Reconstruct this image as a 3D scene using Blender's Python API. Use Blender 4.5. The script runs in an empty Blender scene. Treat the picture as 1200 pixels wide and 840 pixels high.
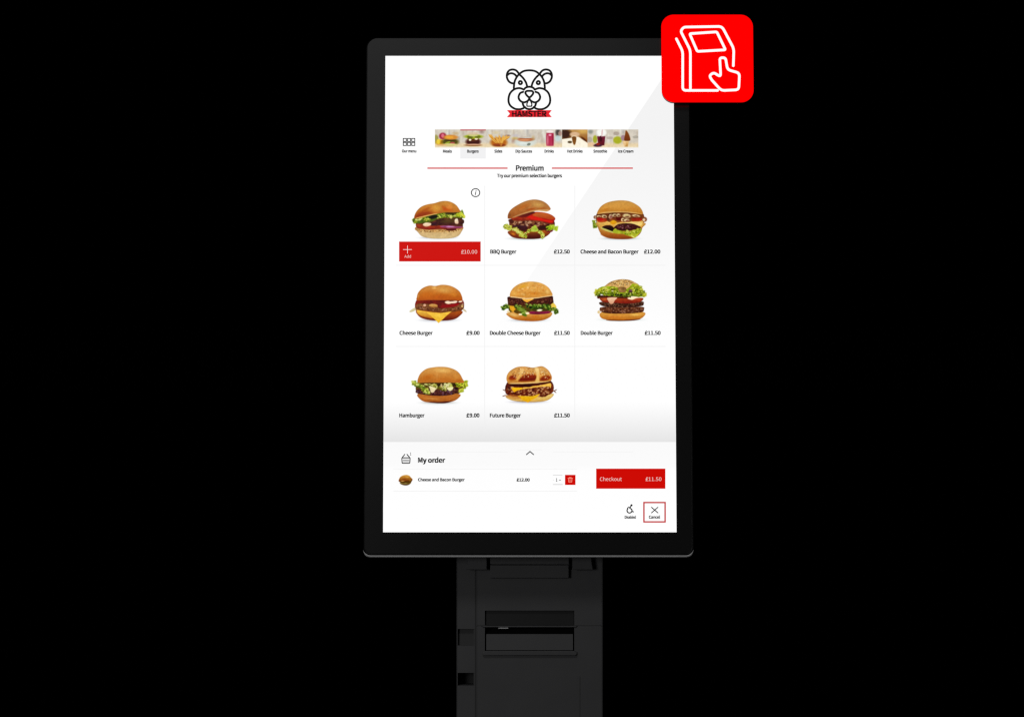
import bpy, bmesh, math, random
import numpy as np
from mathutils import Vector

# ------------------------------------------------------------------ scene basics
S = bpy.context.scene
COL = S.collection
W = bpy.data.worlds.new("World"); S.world = W; W.use_nodes = True
W.node_tree.nodes['Background'].inputs[0].default_value = (0, 0, 0, 1)
W.node_tree.nodes['Background'].inputs[1].default_value = 0.0
S.view_settings.view_transform = 'Standard'; S.view_settings.look = 'None'
S.view_settings.exposure = 0; S.view_settings.gamma = 1

CAMX, CAMY, CAMZ = -0.0206, -3.5, 1.25
TILT = math.radians(6.7)
P0 = Vector((0, 0, CAMZ + 0.07525))                 # centre of the display's front face
U = Vector((0, math.sin(TILT), math.cos(TILT)))     # up along the display
N = Vector((0, -math.cos(TILT), math.sin(TILT)))    # out of the display

def P(px, py, w=0.0):
    """display-plane coordinates (metres right, metres up) for a measured position of the picture"""
    d = Vector(((px - 600) / 3500, 1, (420 - py) / 3500)); c = Vector((CAMX, CAMY, CAMZ))
    o = P0 + N * w
    t = (o - c).dot(N) / d.dot(N)
    q = c + d * t - o
    return (q.x, q.dot(U))

def Q(px, py, y):
    """the same on an upright plane at depth y (the column's front): world X and Z"""
    k = (y - CAMY) / 3500
    return (CAMX + (px - 600) * k, CAMZ + (420 - py) * k)

def lin(c):
    return tuple(((v / 255) / 12.92 if v <= 10.3 else (((v / 255) + .055) / 1.055) ** 2.4) for v in c)

# ------------------------------------------------------------------ materials
def mat(name, base, rough=.5, spec=.5, metal=0, noise=0, nscale=60, bump=0):
    m = bpy.data.materials.new(name); m.use_nodes = True
    nt = m.node_tree; b = nt.nodes['Principled BSDF']
    b.inputs['Base Color'].default_value = (*base, 1)
    b.inputs['Roughness'].default_value = rough
    b.inputs['Specular IOR Level'].default_value = spec
    b.inputs['Metallic'].default_value = metal
    if noise or bump:
        tc = nt.nodes.new('ShaderNodeTexCoord'); n = nt.nodes.new('ShaderNodeTexNoise')
        n.inputs['Scale'].default_value = nscale; n.inputs['Detail'].default_value = 4
        nt.links.new(tc.outputs['Object'], n.inputs['Vector'])
        if noise:
            r = nt.nodes.new('ShaderNodeValToRGB')
            r.color_ramp.elements[0].position = .3; r.color_ramp.elements[1].position = .7
            r.color_ramp.elements[0].color = (*[v * (1 - noise) for v in base], 1)
            r.color_ramp.elements[1].color = (*[min(1, v * (1 + noise)) for v in base], 1)
            nt.links.new(n.outputs['Fac'], r.inputs['Fac']); nt.links.new(r.outputs['Color'], b.inputs['Base Color'])
        if bump:
            n2 = nt.nodes.new('ShaderNodeTexNoise'); n2.inputs['Scale'].default_value = 900
            nt.links.new(tc.outputs['Object'], n2.inputs['Vector'])
            bp = nt.nodes.new('ShaderNodeBump'); bp.inputs['Strength'].default_value = bump; bp.inputs['Distance'].default_value = .0004
            nt.links.new(n2.outputs['Fac'], bp.inputs['Height']); nt.links.new(bp.outputs['Normal'], b.inputs['Normal'])
    return m

_em = {}
def glow(rgb):
    """a lit pixel area of the display: sRGB colour 0-255"""
    k = tuple(rgb)
    if k not in _em:
        m = bpy.data.materials.new('lit_%02x%02x%02x' % k); m.use_nodes = True
        b = m.node_tree.nodes['Principled BSDF']
        b.inputs['Base Color'].default_value = (.002, .002, .002, 1)
        b.inputs['Roughness'].default_value = .14; b.inputs['Specular IOR Level'].default_value = .25
        b.inputs['Emission Color'].default_value = (*lin(k), 1); b.inputs['Emission Strength'].default_value = 1
        m.cycles.emission_sampling = 'NONE'
        _em[k] = m
    return _em[k]

def glow_vc():
    m = bpy.data.materials.new('lit_picture'); m.use_nodes = True
    nt = m.node_tree; b = nt.nodes['Principled BSDF']
    a = nt.nodes.new('ShaderNodeVertexColor'); a.layer_name = 'pixels'
    b.inputs['Base Color'].default_value = (.002, .002, .002, 1)
    b.inputs['Roughness'].default_value = .14; b.inputs['Specular IOR Level'].default_value = .25
    nt.links.new(a.outputs['Color'], b.inputs['Emission Color']); b.inputs['Emission Strength'].default_value = 1
    m.cycles.emission_sampling = 'NONE'
    return m

M_VC = glow_vc()
M_GLASS = mat('black_bezel_glass', (.0085, .0085, .0085), .17, .5)
M_HOUSE = mat('black_satin_plastic', (.0012, .0012, .0012), .45, .12)
M_COL = mat('charcoal_powder_coat', (.040, .040, .041), .6, .25, noise=.05, nscale=26, bump=.25)
M_COLD = mat('dark_plastic', (.014, .014, .014), .55, .2, noise=.06, nscale=30)
M_SEAM = mat('seam_plastic', (.032, .032, .032), .6, .2)  # slightly darker plastic of the column seams
M_FLAP = mat('flap_plastic', (.0095, .0095, .0095), .5, .2)
M_SOCK = mat('dark_socket_plastic', (.028, .028, .028), .6, .2)
M_HOLE = mat('black_recess_shade', (.004, .004, .004), .9, .05)
M_TRIM = mat('brushed_grey_metal', (.42, .42, .42), .4, .5, metal=.0)
M_PAPER = mat('receipt_paper', (.5, .5, .5), .8, .1)
M_VELVET = mat('black_studio_velvet', (0, 0, 0), 1, 0)

# ------------------------------------------------------------------ objects
def empty(name, loc, rot=(0, 0, 0)):
    o = bpy.data.objects.new(name, None); o.location = loc; o.rotation_euler = rot
    o.empty_display_size = .05; COL.objects.link(o); return o

def obj(name, verts, faces, m, parent=None, loc=(0, 0, 0), rot=(0, 0, 0), smooth=False, label=None):
    me = bpy.data.meshes.new(name); me.from_pydata([tuple(v) for v in verts], [], [tuple(f) for f in faces])
    for x in (m if isinstance(m, (list, tuple)) else [m]): me.materials.append(x)
    me.update()
    o = bpy.data.objects.new(name, me); COL.objects.link(o)
    o.parent = parent; o.location = loc; o.rotation_euler = rot
    if smooth:
        for p in me.polygons: p.use_smooth = True
    if label: o['label'] = label
    return o

class MB:
    def __init__(s): s.v = []; s.f = []; s.m = []
    def add(s, v, f, mi=0):
        n = len(s.v); s.v += [tuple(x) for x in v]; s.f += [tuple(i + n for i in q) for q in f]; s.m += [mi] * len(f)
    def box(s, x0, x1, y0, y1, z0, z1, b=0, mi=0):
        bm = bmesh.new(); bmesh.ops.create_cube(bm, size=1)
        for v in bm.verts:
            v.co = Vector(((x0 + x1) / 2 + v.co.x * (x1 - x0), (y0 + y1) / 2 + v.co.y * (y1 - y0), (z0 + z1) / 2 + v.co.z * (z1 - z0)))
        if b: bmesh.ops.bevel(bm, geom=bm.edges[:], offset=b, segments=2, affect='EDGES', profile=.5)
        bm.verts.index_update()
        s.add([v.co[:] for v in bm.verts], [[v.index for v in f.verts] for f in bm.faces], mi); bm.free()
    def prism(s, pts, y0, y1, b=0, mi=0):
        """outline in X/Z pushed through along Y (y0 front)"""
        bm = bmesh.new()
        fr = [bm.verts.new((x, y0, z)) for x, z in pts]; f = bm.faces.new(fr)
        r = bmesh.ops.extrude_face_region(bm, geom=[f])
        for g in r['geom']:
            if isinstance(g, bmesh.types.BMVert): g.co.y = y1
        bmesh.ops.recalc_face_normals(bm, faces=bm.faces[:])
        if b: bmesh.ops.bevel(bm, geom=bm.edges[:], offset=b, segments=2, affect='EDGES', profile=.5)
        bm.verts.index_update()
        s.add([v.co[:] for v in bm.verts], [[v.index for v in f.verts] for f in bm.faces], mi); bm.free()
    def build(s, name, m, parent=None, loc=(0, 0, 0), rot=(0, 0, 0), label=None, smooth=False):
        s.v = [(a - loc[0], b - loc[1], c - loc[2]) for a, b, c in s.v]
        o = obj(name, s.v, s.f, m, parent, loc, rot, label=label, smooth=smooth)
        for p, i in zip(o.data.polygons, s.m): p.material_index = i
        return o

def rrect(x0, x1, y0, y1, r, n=10):
    """rounded rectangle, r = (bl, br, tr, tl), counter-clockwise"""
    out = []
    for (cx, cy, a0, rr) in ((x0 + r[0], y0 + r[0], 180, r[0]), (x1 - r[1], y0 + r[1], 270, r[1]),
                             (x1 - r[2], y1 - r[2], 0, r[2]), (x0 + r[3], y1 - r[3], 90, r[3])):
        for k in range(n + 1):
            a = math.radians(a0 + 90 * k / n); out.append((cx + rr * math.cos(a), cy + rr * math.sin(a)))
    return out

def slab(rings):
    """rings: list of (outline, z); capped at both ends"""
    n = len(rings[0][0]); v = []; f = []
    for pts, z in rings: v += [(x, y, z) for x, y in pts]
    for k in range(len(rings) - 1):
        for i in range(n):
            j = (i + 1) % n
            f.append((k * n + i, k * n + j, (k + 1) * n + j, (k + 1) * n + i))
    f.append(tuple(reversed(range(n)))); f.append(tuple((len(rings) - 1) * n + i for i in range(n)))
    return v, f

# ================================================================== THE KIOSK
kiosk = empty('self_service_kiosk', (0, 0.05, 0))
kiosk['label'] = 'black touch-screen ordering kiosk on a grey column, its lit portrait screen showing a burger menu'
kiosk['category'] = 'kiosk'
KO = Vector(kiosk.location)

# the display frame: children of the kiosk placed with the display's tilt
DROT = (math.radians(90) - TILT, 0, 0)
DLOC = tuple(P0 - KO)

sx0 = (P(452, 66)[0] + P(448.6, 623.5)[0]) / 2; sx1 = (P(789.4, 66)[0] + P(792.6, 623.5)[0]) / 2
sy1 = P(600, 66)[1]; sy0 = P(600, 623.4)[1]
hx0 = (P(429.2, 60)[0] + P(425.6, 600)[0]) / 2; hx1 = (P(809.6, 120)[0] + P(812, 620)[0]) / 2
hy1 = P(600, 43.6)[1]; hy0 = P(600, 650.0)[1]

def outl(d, rt=.0135, rb=.009):
    return rrect(hx0 + d, hx1 - d, hy0 + d, hy1 - d, (max(rb - d, .001), max(rb - d, .001), max(rt - d, .001), max(rt - d, .001)))
v, f = slab([(outl(0.0008), -.0026), (outl(0), -.0034), (outl(0), -.024), (outl(.004), -.031), (outl(.022), -.044), (outl(.024), -.045)])
f = [tuple(reversed(q)) for q in f]
housing = obj('display_housing', v, f, M_HOUSE, kiosk, DLOC, DROT)
v, f = slab([(outl(.0012), -.0030), (outl(.0012), -.0006), (outl(.0018), 0)])
bezel = obj('bezel', v, f, M_GLASS, kiosk, DLOC, DROT)

# metal lip wrapped round the bottom of the housing
mb = MB()
o1 = outl(-.0004); o2 = outl(-.0020)
sel = [i for i in range(len(o1)) if o1[i][1] < hy0 + .0075]
left = [i for i in sel if o1[i][0] < 0]; right = [i for i in sel if o1[i][0] >= 0]
path_i = sorted(left) + sorted(right)
path_i = [i for i in path_i if i < 22]
ring = []
nP = len(path_i)
for q, i in enumerate(path_i):
    e = min(1, min(q, nP - 1 - q) / 5 + .12)
    (ax, ay), (bx, by) = o1[i], o2[i]
    dx, dy = bx - ax, by - ay; t = math.hypot(dx, dy); dx, dy = dx / t, dy / t; th = .0022 * e
    prof = [(0, -.0012), (.35, -.0002), (.8, -.0010), (1, -.0026), (1, -.012), (0, -.012)]
    ring.append([(ax + dx * th * a, ay + dy * th * a, z) for a, z in prof])
vv = [p for r in ring for p in r]; ff = []
K = 6
for q in range(nP - 1):
    for k in range(K):
        ff.append((q * K + k, q * K + (k + 1) % K, (q + 1) * K + (k + 1) % K, (q + 1) * K + k))
ff.append(tuple(range(K))); ff.append(tuple(reversed([(nP - 1) * K + k for k in range(K)])))
obj('bottom_trim', vv, ff, M_TRIM, kiosk, DLOC, DROT, label='thin grey metal lip along the bottom edge')

# ------------------------------------------------------------------ the lit screen
PAGE = .0008
def at(px, py): return P(px, py, PAGE)

def glare_val(y):           # diagonal glass glare painted into the page colour: sRGB level by height
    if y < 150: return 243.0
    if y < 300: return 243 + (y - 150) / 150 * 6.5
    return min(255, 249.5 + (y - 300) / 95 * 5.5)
def glare_x(y): return 774 - (y - 95) * (99 / 148)
def bg(px, py):
    """page colour (sRGB level) under the pictures"""
    g = np.full(px.shape, 255.0)
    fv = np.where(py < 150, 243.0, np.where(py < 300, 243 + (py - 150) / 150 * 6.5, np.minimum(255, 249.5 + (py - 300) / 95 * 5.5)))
    g = np.where(px > glare_x(py), fv, g)
    fade = np.where((py > 470) & (py < 518), 255 - 26 * ((py - 470) / 48) ** 1.1 if False else 255 - 26 * np.clip((py - 470) / 48, 0, 1) ** 1.1, 255)
    return np.minimum(g, fade)

v = [(sx0, sy0, PAGE), (sx1, sy0, PAGE), (sx1, sy1, PAGE), (sx0, sy1, PAGE),
     (sx0, sy0, -.0004), (sx1, sy0, -.0004), (sx1, sy1, -.0004), (sx0, sy1, -.0004)]
f = [(0, 1, 2, 3), (4, 5, 1, 0), (5, 6, 2, 1), (6, 7, 3, 2), (7, 4, 0, 3)]
screen = obj('screen', v, f, glow((255, 255, 255)), kiosk, DLOC, DROT, label='lit portrait touch screen showing a white burger menu page')

def ui(name, verts2, faces, m, level, label=None, matidx=None, colors=None):
    """flat piece of the page; verts2 in metres on the display plane"""
    xs = [a[0] for a in verts2]; ys = [a[1] for a in verts2]
    cx, cy = (min(xs) + max(xs)) / 2, (min(ys) + max(ys)) / 2
    z = PAGE + level * 8e-5
    me = bpy.data.meshes.new(name)
    me.from_pydata([(a[0] - cx, a[1] - cy, (a[2] * 1e-5 if len(a) > 2 else 0)) for a in verts2], [], faces)
    for x in (m if isinstance(m, list) else [m]): me.materials.append(x)
    if matidx:
        for p, i in zip(me.polygons, matidx): p.material_index = i
    if colors is not None:
        ca = me.color_attributes.new('pixels', 'FLOAT_COLOR', 'POINT')
        ca.data.foreach_set('color', np.asarray(colors, dtype=np.float32).ravel())
    me.update()
    o = bpy.data.objects.new(name, me); COL.objects.link(o); o.parent = screen; o.location = (cx, cy, z)
    if label: o['label'] = label
    return o

class Flat:
    """collects flat pieces given in picture positions"""
    def __init__(s): s.v = []; s.f = []; s.m = []; s.mats = []; s.k = 0
    def mi(s, rgb):
        m = glow(rgb)
        if m not in s.mats: s.mats.append(m)
        return s.mats.index(m)
    def poly(s, pts, rgb):
        n = len(s.v); s.v += [(*at(*p), s.k) for p in pts]; s.k += 2
        s.f.append(tuple(range(n, n + len(pts)))); s.m.append(s.mi(rgb)); return s
    def rect(s, x0, y0, x1, y1, rgb): return s.poly([(x0, y1), (x1, y1), (x1, y0), (x0, y0)], rgb)
    def stroke(s, pts, w, rgb, closed=False, cap=True):
        V, F = ribbon(pts, w, closed, cap)
        n = len(s.v); s.v += [(*at(*p), s.k) for p in V]; s.k += 2
        i = s.mi(rgb)
        for q in F: s.f.append(tuple(a + n for a in q)); s.m.append(i)
        return s
    def disc(s, cx, cy, r, rgb, n=20):
        return s.poly([(cx + r * math.cos(-2 * math.pi * k / n), cy + r * math.sin(-2 * math.pi * k / n)) for k in range(n)], rgb)
    def text(s, t, x0, x1, cap_top, base, rgb, bold=0.0, shear=0):
        if t[0] == '£':                          # the pound sign is drawn with strokes, the figures set after it
            c_ = base - cap_top; q = lambda x, y: (x0 + x * c_ * .68, cap_top + y * c_)
            w_ = c_ * (.13 + bold)
            s.stroke(curve([q(.95, .30), q(.86, .12), q(.62, .04), q(.38, .12), q(.29, .34), q(.34, .62), q(.28, .84), q(.1, .95)]), w_, rgb)
            s.stroke([q(.06, .95), q(.98, .95)], w_, rgb).stroke([q(.06, .54), q(.74, .54)], w_, rgb)
            x0 += c_ * .82; t = t[1:]
        V, F = glyphs(t, 0, shear)
        xs = [a[0] for a in V]; mx0, mx1 = min(xs), max(xs); ky = (base - cap_top) / CAPH
        h = bold * (base - cap_top) * .68                       # heavier weight: the outline laid down again a hair to each side
        kx = (x1 - x0 - 2 * h) / (mx1 - mx0)
        i = s.mi(rgb)
        for dx, dy in (((0, 0),) if not bold else ((-h, -h * .5), (h, -h * .5), (-h, h * .5), (h, h * .5))):
            n = len(s.v); s.v += [(*at(x0 + h + dx + (a - mx0) * kx, base + dy - b * ky), s.k) for a, b in V]; s.k += 1
            for q in F: s.f.append(tuple(a + n for a in q)); s.m.append(i)
        return s
    def build(s, name, level, label=None): return ui(name, s.v, s.f, s.mats, level, label, s.m)

def ribbon(pts, w, closed=False, cap=True):
    n = len(pts); h = w / 2; V = []; F = []
    pts = [Vector(p) for p in pts]
    def nrm(a, b):
        d = (b - a).normalized(); return Vector((-d.y, d.x))
    for i in range(n):
        if closed: a = nrm(pts[i - 1], pts[i]); b = nrm(pts[i], pts[(i + 1) % n])
        else:
            a = nrm(pts[max(i - 1, 0)], pts[max(i, 1)]); b = nrm(pts[min(i, n - 2)], pts[min(i + 1, n - 1)])
        mm = a + b
        mm = mm.normalized() if mm.length > 1e-6 else a
        k = h / max(mm.dot(a), .45)
        V += [tuple(pts[i] + mm * k), tuple(pts[i] - mm * k)]
    for i in range(n if closed else n - 1):
        j = (i + 1) % n; F.append((2 * i, 2 * j, 2 * j + 1, 2 * i + 1))
    if cap and not closed:
        for (c, d, (l, r)) in ((pts[0], (pts[0] - pts[1]).normalized(), (0, 1)), (pts[-1], (pts[-1] - pts[-2]).normalized(), (2 * n - 2, 2 * n - 1))):
            nn = Vector((-d.y, d.x)); k0 = len(V); fan = []
            for k in range(9):
                a = math.pi * k / 8; V.append(tuple(c + nn * h * math.cos(a) + d * h * math.sin(a))); fan.append(k0 + k)
            F.append(tuple(fan))
    return V, F

def curve(pts, closed=False, n=6):
    out = []; N_ = len(pts)
    rng = range(N_ if closed else N_ - 1)
    for i in rng:
        g = (lambda k: pts[k % N_]) if closed else (lambda k: pts[min(max(k, 0), N_ - 1)])
        p0, p1, p2, p3 = g(i - 1), g(i), g(i + 1), g(i + 2)
        for k in range(n):
            t = k / n
            out.append(tuple(.5 * (2 * p1[a] + (p2[a] - p0[a]) * t + (2 * p0[a] - 5 * p1[a] + 4 * p2[a] - p3[a]) * t * t
                                   + (-p0[a] + 3 * p1[a] - 3 * p2[a] + p3[a]) * t ** 3) for a in (0, 1)))
    if not closed: out.append(tuple(pts[-1]))
    return out

def fillet(pts, r, closed=False):
    out = []; n = len(pts); pts = [Vector(p) for p in pts]
    for i in range(n):
        if not closed and i in (0, n - 1): out.append(tuple(pts[i])); continue
        a, b, c = pts[i - 1], pts[i], pts[(i + 1) % n]
        d1 = (a - b); d2 = (c - b); q = min(r, d1.length * .45, d2.length * .45)
        s_ = b + d1.normalized() * q; e_ = b + d2.normalized() * q
        for k in range(7):
            t = k / 6; out.append(tuple(s_ * (1 - t) ** 2 + b * 2 * t * (1 - t) + e_ * t * t))
    return out

import os
FONT = None
_fp = os.path.join(bpy.utils.resource_path('LOCAL'), 'datafiles', 'fonts', 'Noto Sans CJK Regular.woff2')   # Blender's own interface font
if os.path.exists(_fp):
    try: FONT = bpy.data.fonts.load(_fp)
    except Exception: FONT = None
_gl = {}
def glyphs(t, bold=0.0, shear=0):
    bold = 0
    k = (t, bold, shear)
    if k in _gl: return _gl[k]
    best = None
    for res, off in ((4, 0),):
        cu = bpy.data.curves.new('writing', 'FONT'); cu.body = t; cu.size = 1; cu.resolution_u = res; cu.offset = off; cu.shear = shear
        if FONT: cu.font = FONT
        o = bpy.data.objects.new('writing', cu); COL.objects.link(o)
        me = bpy.data.meshes.new_from_object(o.evaluated_get(bpy.context.evaluated_depsgraph_get()))
        ar = sum(p.area for p in me.polygons)
        if best is None or ar > best * 1.004:
            best = ar; r = ([(a.co.x, a.co.y) for a in me.vertices], [tuple(p.vertices) for p in me.polygons])
        bpy.data.objects.remove(o); bpy.data.curves.remove(cu); bpy.data.meshes.remove(me)
    _gl[k] = r; return r
CAPH = max(b for a, b in glyphs('H')[0])

WHITE = (255, 255, 255); INK = (14, 14, 14); RED = (205, 9, 2)

# ---- page tones: the painted diagonal glare, the order drawer and its soft top edge
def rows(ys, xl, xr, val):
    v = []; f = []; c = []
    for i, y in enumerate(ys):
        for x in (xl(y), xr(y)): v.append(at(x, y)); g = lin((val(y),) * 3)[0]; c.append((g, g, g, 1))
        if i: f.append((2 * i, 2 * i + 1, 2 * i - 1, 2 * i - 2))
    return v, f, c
edge_r = lambda y: 789.2 + (y - 66) * 3.2 / 557
edge_l = lambda y: 452.2 - (y - 66) * 3.4 / 557
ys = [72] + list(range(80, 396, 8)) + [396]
v, f, c = rows(ys, glare_x, edge_r, glare_val)
ui('painted_glare', v, f, M_VC, 1, 'pale grey diagonal glare painted into the page', colors=c)
ys = [470 + i * 4 for i in range(12)] + [517.8]
v, f, c = rows(ys, edge_l, edge_r, lambda y: 255 - 26 * (max(0, y - 470) / 48) ** 1.1)
ui('drawer_edge', v, f, M_VC, 2, 'soft grey band above the order drawer', colors=c)
ys = [518, 530, 545, 552, 576, 600]
v, f, c = rows(ys, edge_l, edge_r, lambda y: {518: 250, 530: 250.5, 545: 251, 552: 254, 576: 254.6, 600: 255}[y])
ui('order_drawer', v, f, M_VC, 1, colors=c)

G = (241, 241, 241)
F_ = Flat()
for x in (568, 673.6): F_.rect(x - .4, 218, x + .4, 498, G)
for y in (311, 406): F_.rect(464, y - .4, 780, y + .4, G)
F_.build('grid_lines', 5)
F_ = Flat()
F_.rect(500, 529, 595, 529.8, (244, 244, 244)).rect(648, 529, 742, 529.8, (244, 244, 244))
F_.rect(461, 549, 676, 549.7, (243, 243, 243)).rect(461, 575, 676, 575.7, (240, 240, 240))
F_.rect(606, 526.5, 635, 527.3, (244, 244, 244))
F_.build('divider_lines', 4)

# ---- emblem
Z = lambda x, y: (560 + x / 9.333, 60 + y / 9.333)
mir = lambda p: (1126 - p[0], p[1])
F_ = Flat(); BK = (14, 14, 14); LW = 2.45
def em(pts, both=True, closed=False, n=5):
    F_.stroke(curve([Z(*p) for p in pts], closed, n), LW, BK, closed)
    if both: F_.stroke(curve([Z(*mir(p)) for p in pts], closed, n), LW, BK, closed)
em([(450, 255), (500, 222), (563, 213), (626, 222), (676, 255)], False)
em([(452, 254), (422, 217), (385, 204), (345, 213), (321, 245), (318, 290), (336, 330), (364, 351), (390, 356)])
em([(322, 266), (345, 249), (375, 246), (405, 259), (425, 282)])
em([(450, 255), (420, 295), (400, 345), (393, 410)])
em([(450, 255), (490, 292), (524, 342), (540, 392)])
em([(465 + 17 * math.cos(a * math.pi / 12), 348 + 17 * math.sin(a * math.pi / 12)) for a in range(24)], True, True, 1)
em([(503, 424), (475, 412), (445, 408), (400, 420), (357, 457), (337, 510), (338, 565), (362, 606), (405, 633), (450, 639), (490, 631), (514, 614)])
em([(503, 424), (525, 402), (563, 393), (601, 402), (623, 424)], False)
em([(520, 460), (532, 441), (563, 438), (594, 441), (606, 460), (590, 488), (563, 508), (536, 488)], False, True)
em([(495, 449), (462, 464), (445, 505), (459, 541), (495, 563), (532, 555), (556, 535), (563, 510)])
em([(489, 566), (500, 602), (530, 630), (563, 638), (596, 630), (626, 602), (637, 566)], False)
F_.stroke(fillet([Z(546, 556), Z(536, 580), Z(537, 606), Z(589, 606), Z(590, 580), Z(580, 556)], .6), 1.5, BK)
F_.poly([Z(*p) for p in ((318, 725), (808, 725), (778, 687), (808, 649), (318, 649), (350, 687))], (232, 30, 44))
F_.text('HAMSTER', Z(372, 0)[0], Z(752, 0)[0], Z(0, 660)[1], Z(0, 719)[1], (40, 0, 4), .13)
F_.build('hamster_emblem', 3, 'black line drawing of a hamster face above a red ribbon reading HAMSTER')

# ---- category row
F_ = Flat()
for i in range(3):
    for j in range(2):
        x, y = 472.6 + i * 4.95, 162.6 + j * 4.7
        F_.stroke([(x, y), (x + 3.6, y), (x + 3.6, y + 3.5), (x, y + 3.5)], 1.0, (20, 20, 20), True)
F_.build('menu_icon', 3, 'grid of six small outlined squares')
Flat().text('Our menu', 471, 488, 175.8, 178.9, (20, 20, 20), 0.120).build('menu_caption', 3)
Flat().rect(539.4, 173, 569.2, 186, (241, 241, 242)).build('selected_tab', 1, 'light grey tab behind the Burgers caption')
for t, a, b in (('Meals', 519, 529.6), ('Burgers', 547.3, 561), ('Sides', 579.3, 588.7), ('Dip Sauces', 604, 623.6), ('Drinks', 638, 649.1),
                ('Hot Drinks', 664.6, 682.8), ('Smoothie', 695.3, 711.6), ('Ice Cream', 724.2, 742.4)):
    Flat().text(t, a, b, 175.9, 179.1, (20, 20, 20), 0.13).build('category_caption', 3)

# ---- heading
Flat().text('Premium', 604.5, 637.2, 194.2, 200.2, INK, 0.10).build('heading', 3)
Flat().text('Try our premium selection burgers', 582.4, 658.6, 204.2, 208.0, (10, 10, 10), 0.12).build('subheading', 3)
for a, b in ((500.9, 594.8), (646.8, 741.6)):
    Flat().rect(a, 196.6, b, 198.05, (214, 24, 34)).build('heading_line', 3)

# ---- product cards
for t, a, b, y in (('BBQ Burger', 574.5, 605.2, 297.2), ('Cheese and Bacon Burger', 680.2, 748.4, 297.2),
                   ('Cheese Burger', 468.1, 507.1, 392.3), ('Double Cheese Burger', 574, 633.6, 392.3), ('Double Burger', 680.5, 718, 392.3),
                   ('Hamburger', 467.9, 497.6, 488.7), ('Future Burger', 574, 610.5, 488.7)):
    Flat().text(t, a, b, y - 4.3, y, INK, 0.10).build('product_name', 4)
for t, a, b, y in (('£12.50', 649.3, 667.7, 297.2), ('£12.00', 754.9, 773.9, 297.2), ('£9.00', 546.7, 562.1, 392.3), ('£11.50', 649.5, 667.7, 392.3),
                   ('£11.50', 755.7, 774.2, 392.3), ('£9.00', 546.7, 561.9, 488.7), ('£11.50', 649.5, 667.7, 488.7)):
    Flat().text(t, a, b, y - 4.3, y, INK, 0.10).build('price', 4)
F_ = Flat()
F_.stroke([(557.3 + 4.9 * math.cos(k * math.pi / 14), 226 + 4.7 * math.sin(k * math.pi / 14)) for k in range(28)], 1.15, (72, 72, 72), True)
F_.stroke([(557.0, 228.4), (557.6, 225.2)], 1, (80, 80, 80)).disc(557.9, 223.6, .6, (80, 80, 80))
F_.build('information_icon', 3, 'small circled letter i')
F_ = Flat().rect(467.7, 283.2, 563.3, 306.5, RED)
F_.rect(472.4, 292.25, 482.7, 292.85, (250, 226, 222)).rect(477.25, 287.9, 477.85, 297.2, (250, 226, 222))
F_.text('Add', 473.9, 481.6, 299, 302.2, (240, 206, 200), 0).text('£10.00', 540.5, 559.2, 293.1, 297.4, (240, 206, 200), 0)
F_.build('add_button', 3, 'wide red button with a plus sign and £10.00')

# ---- order drawer
F_ = Flat(); g = (62, 62, 62)
F_.stroke(fillet([(470.9, 536.2), (480.6, 536.2), (480.2, 542.6), (471.3, 542.6)], 1, True), 1.2, g, True)
F_.rect(471, 535.8, 480.7, 536.9, g).rect(472.2, 538.3, 479.4, 539.1, g).rect(472.2, 540.2, 479.4, 541, g)
F_.stroke([(471.6, 535.6), (474.3, 532.3)], 1.15, g).stroke([(479.8, 535.6), (477, 532.3)], 1.15, g)
F_.text('1', 480.5, 481.9, 530, 533.2, (70, 70, 70), 0.070)
F_.build('basket_icon', 3, 'outlined shopping basket with a small 1')
Flat().text('My order', 489.8, 521.8, 536.2, 541.8, INK, 0.11).build('order_heading', 3)
Flat().stroke([(617, 532.4), (621.1, 528.9), (625.2, 532.4)], 1.4, (108, 108, 108)).build('chevron', 5)
Flat().text('Cheese and Bacon Burger', 489.8, 544.6, 560.2, 563.5, (20, 20, 20), 0.120).build('order_line', 3)
Flat().text('£12.00', 605.6, 620.8, 560.3, 563.7, (34, 34, 34), 0.12).build('order_price', 3)
F_ = Flat().rect(648, 556.3, 659, 556.9, (205, 205, 205)).rect(648, 567.2, 659.4, 567.8, (180, 180, 180))
F_.text('1', 651.5, 653.1, 560.2, 564, (34, 34, 34), 0.050).rect(655, 562, 657.4, 562.7, (110, 110, 110)).rect(648, 562.2, 648.9, 562.7, (210, 210, 210))
F_.build('quantity_field', 3)
F_ = Flat().rect(662.1, 556.2, 674.4, 568, RED); w_ = (255, 150, 130)
F_.stroke([(665.6, 560.1), (670.9, 560.1)], .7, w_).stroke([(667.1, 559.4), (669.4, 559.4)], .8, w_)
F_.stroke([(666.2, 560.9), (666.5, 564.6), (670, 564.6), (670.3, 560.9)], .7, w_)
F_.stroke([(667.7, 561.3), (667.7, 563.6)], .45, w_).stroke([(668.9, 561.3), (668.9, 563.6)], .45, w_)
F_.build('delete_button', 3, 'small red square button with a bin')
F_ = Flat().rect(698.6, 548.9, 779.7, 572.4, RED)
F_.text('Checkout', 703, 728.7, 559, 563.3, (240, 206, 200), 0).text('£11.50', 756.6, 775.1, 559, 563.3, (240, 206, 200), 0)
F_.build('checkout_button', 3, 'red button reading Checkout £11.50')
F_ = Flat(); d = (34, 34, 34)
F_.stroke([(737.7 + 2.9 * math.cos(a), 597.9 + 2.9 * math.sin(a)) for a in [math.radians(q) for q in range(-30, 231, 20)]], 1.35, d)
F_.disc(740, 591.8, 1.25, d).stroke([(739.4, 592.6), (738, 595.2), (740.2, 596.4), (741, 599.2), (742.3, 599.4)], 1.3, d)
F_.stroke([(735.2, 595.2), (736.6, 593.8), (738.4, 594.3)], .9, d)
F_.build('accessibility_icon', 3, 'small wheelchair symbol')
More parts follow.
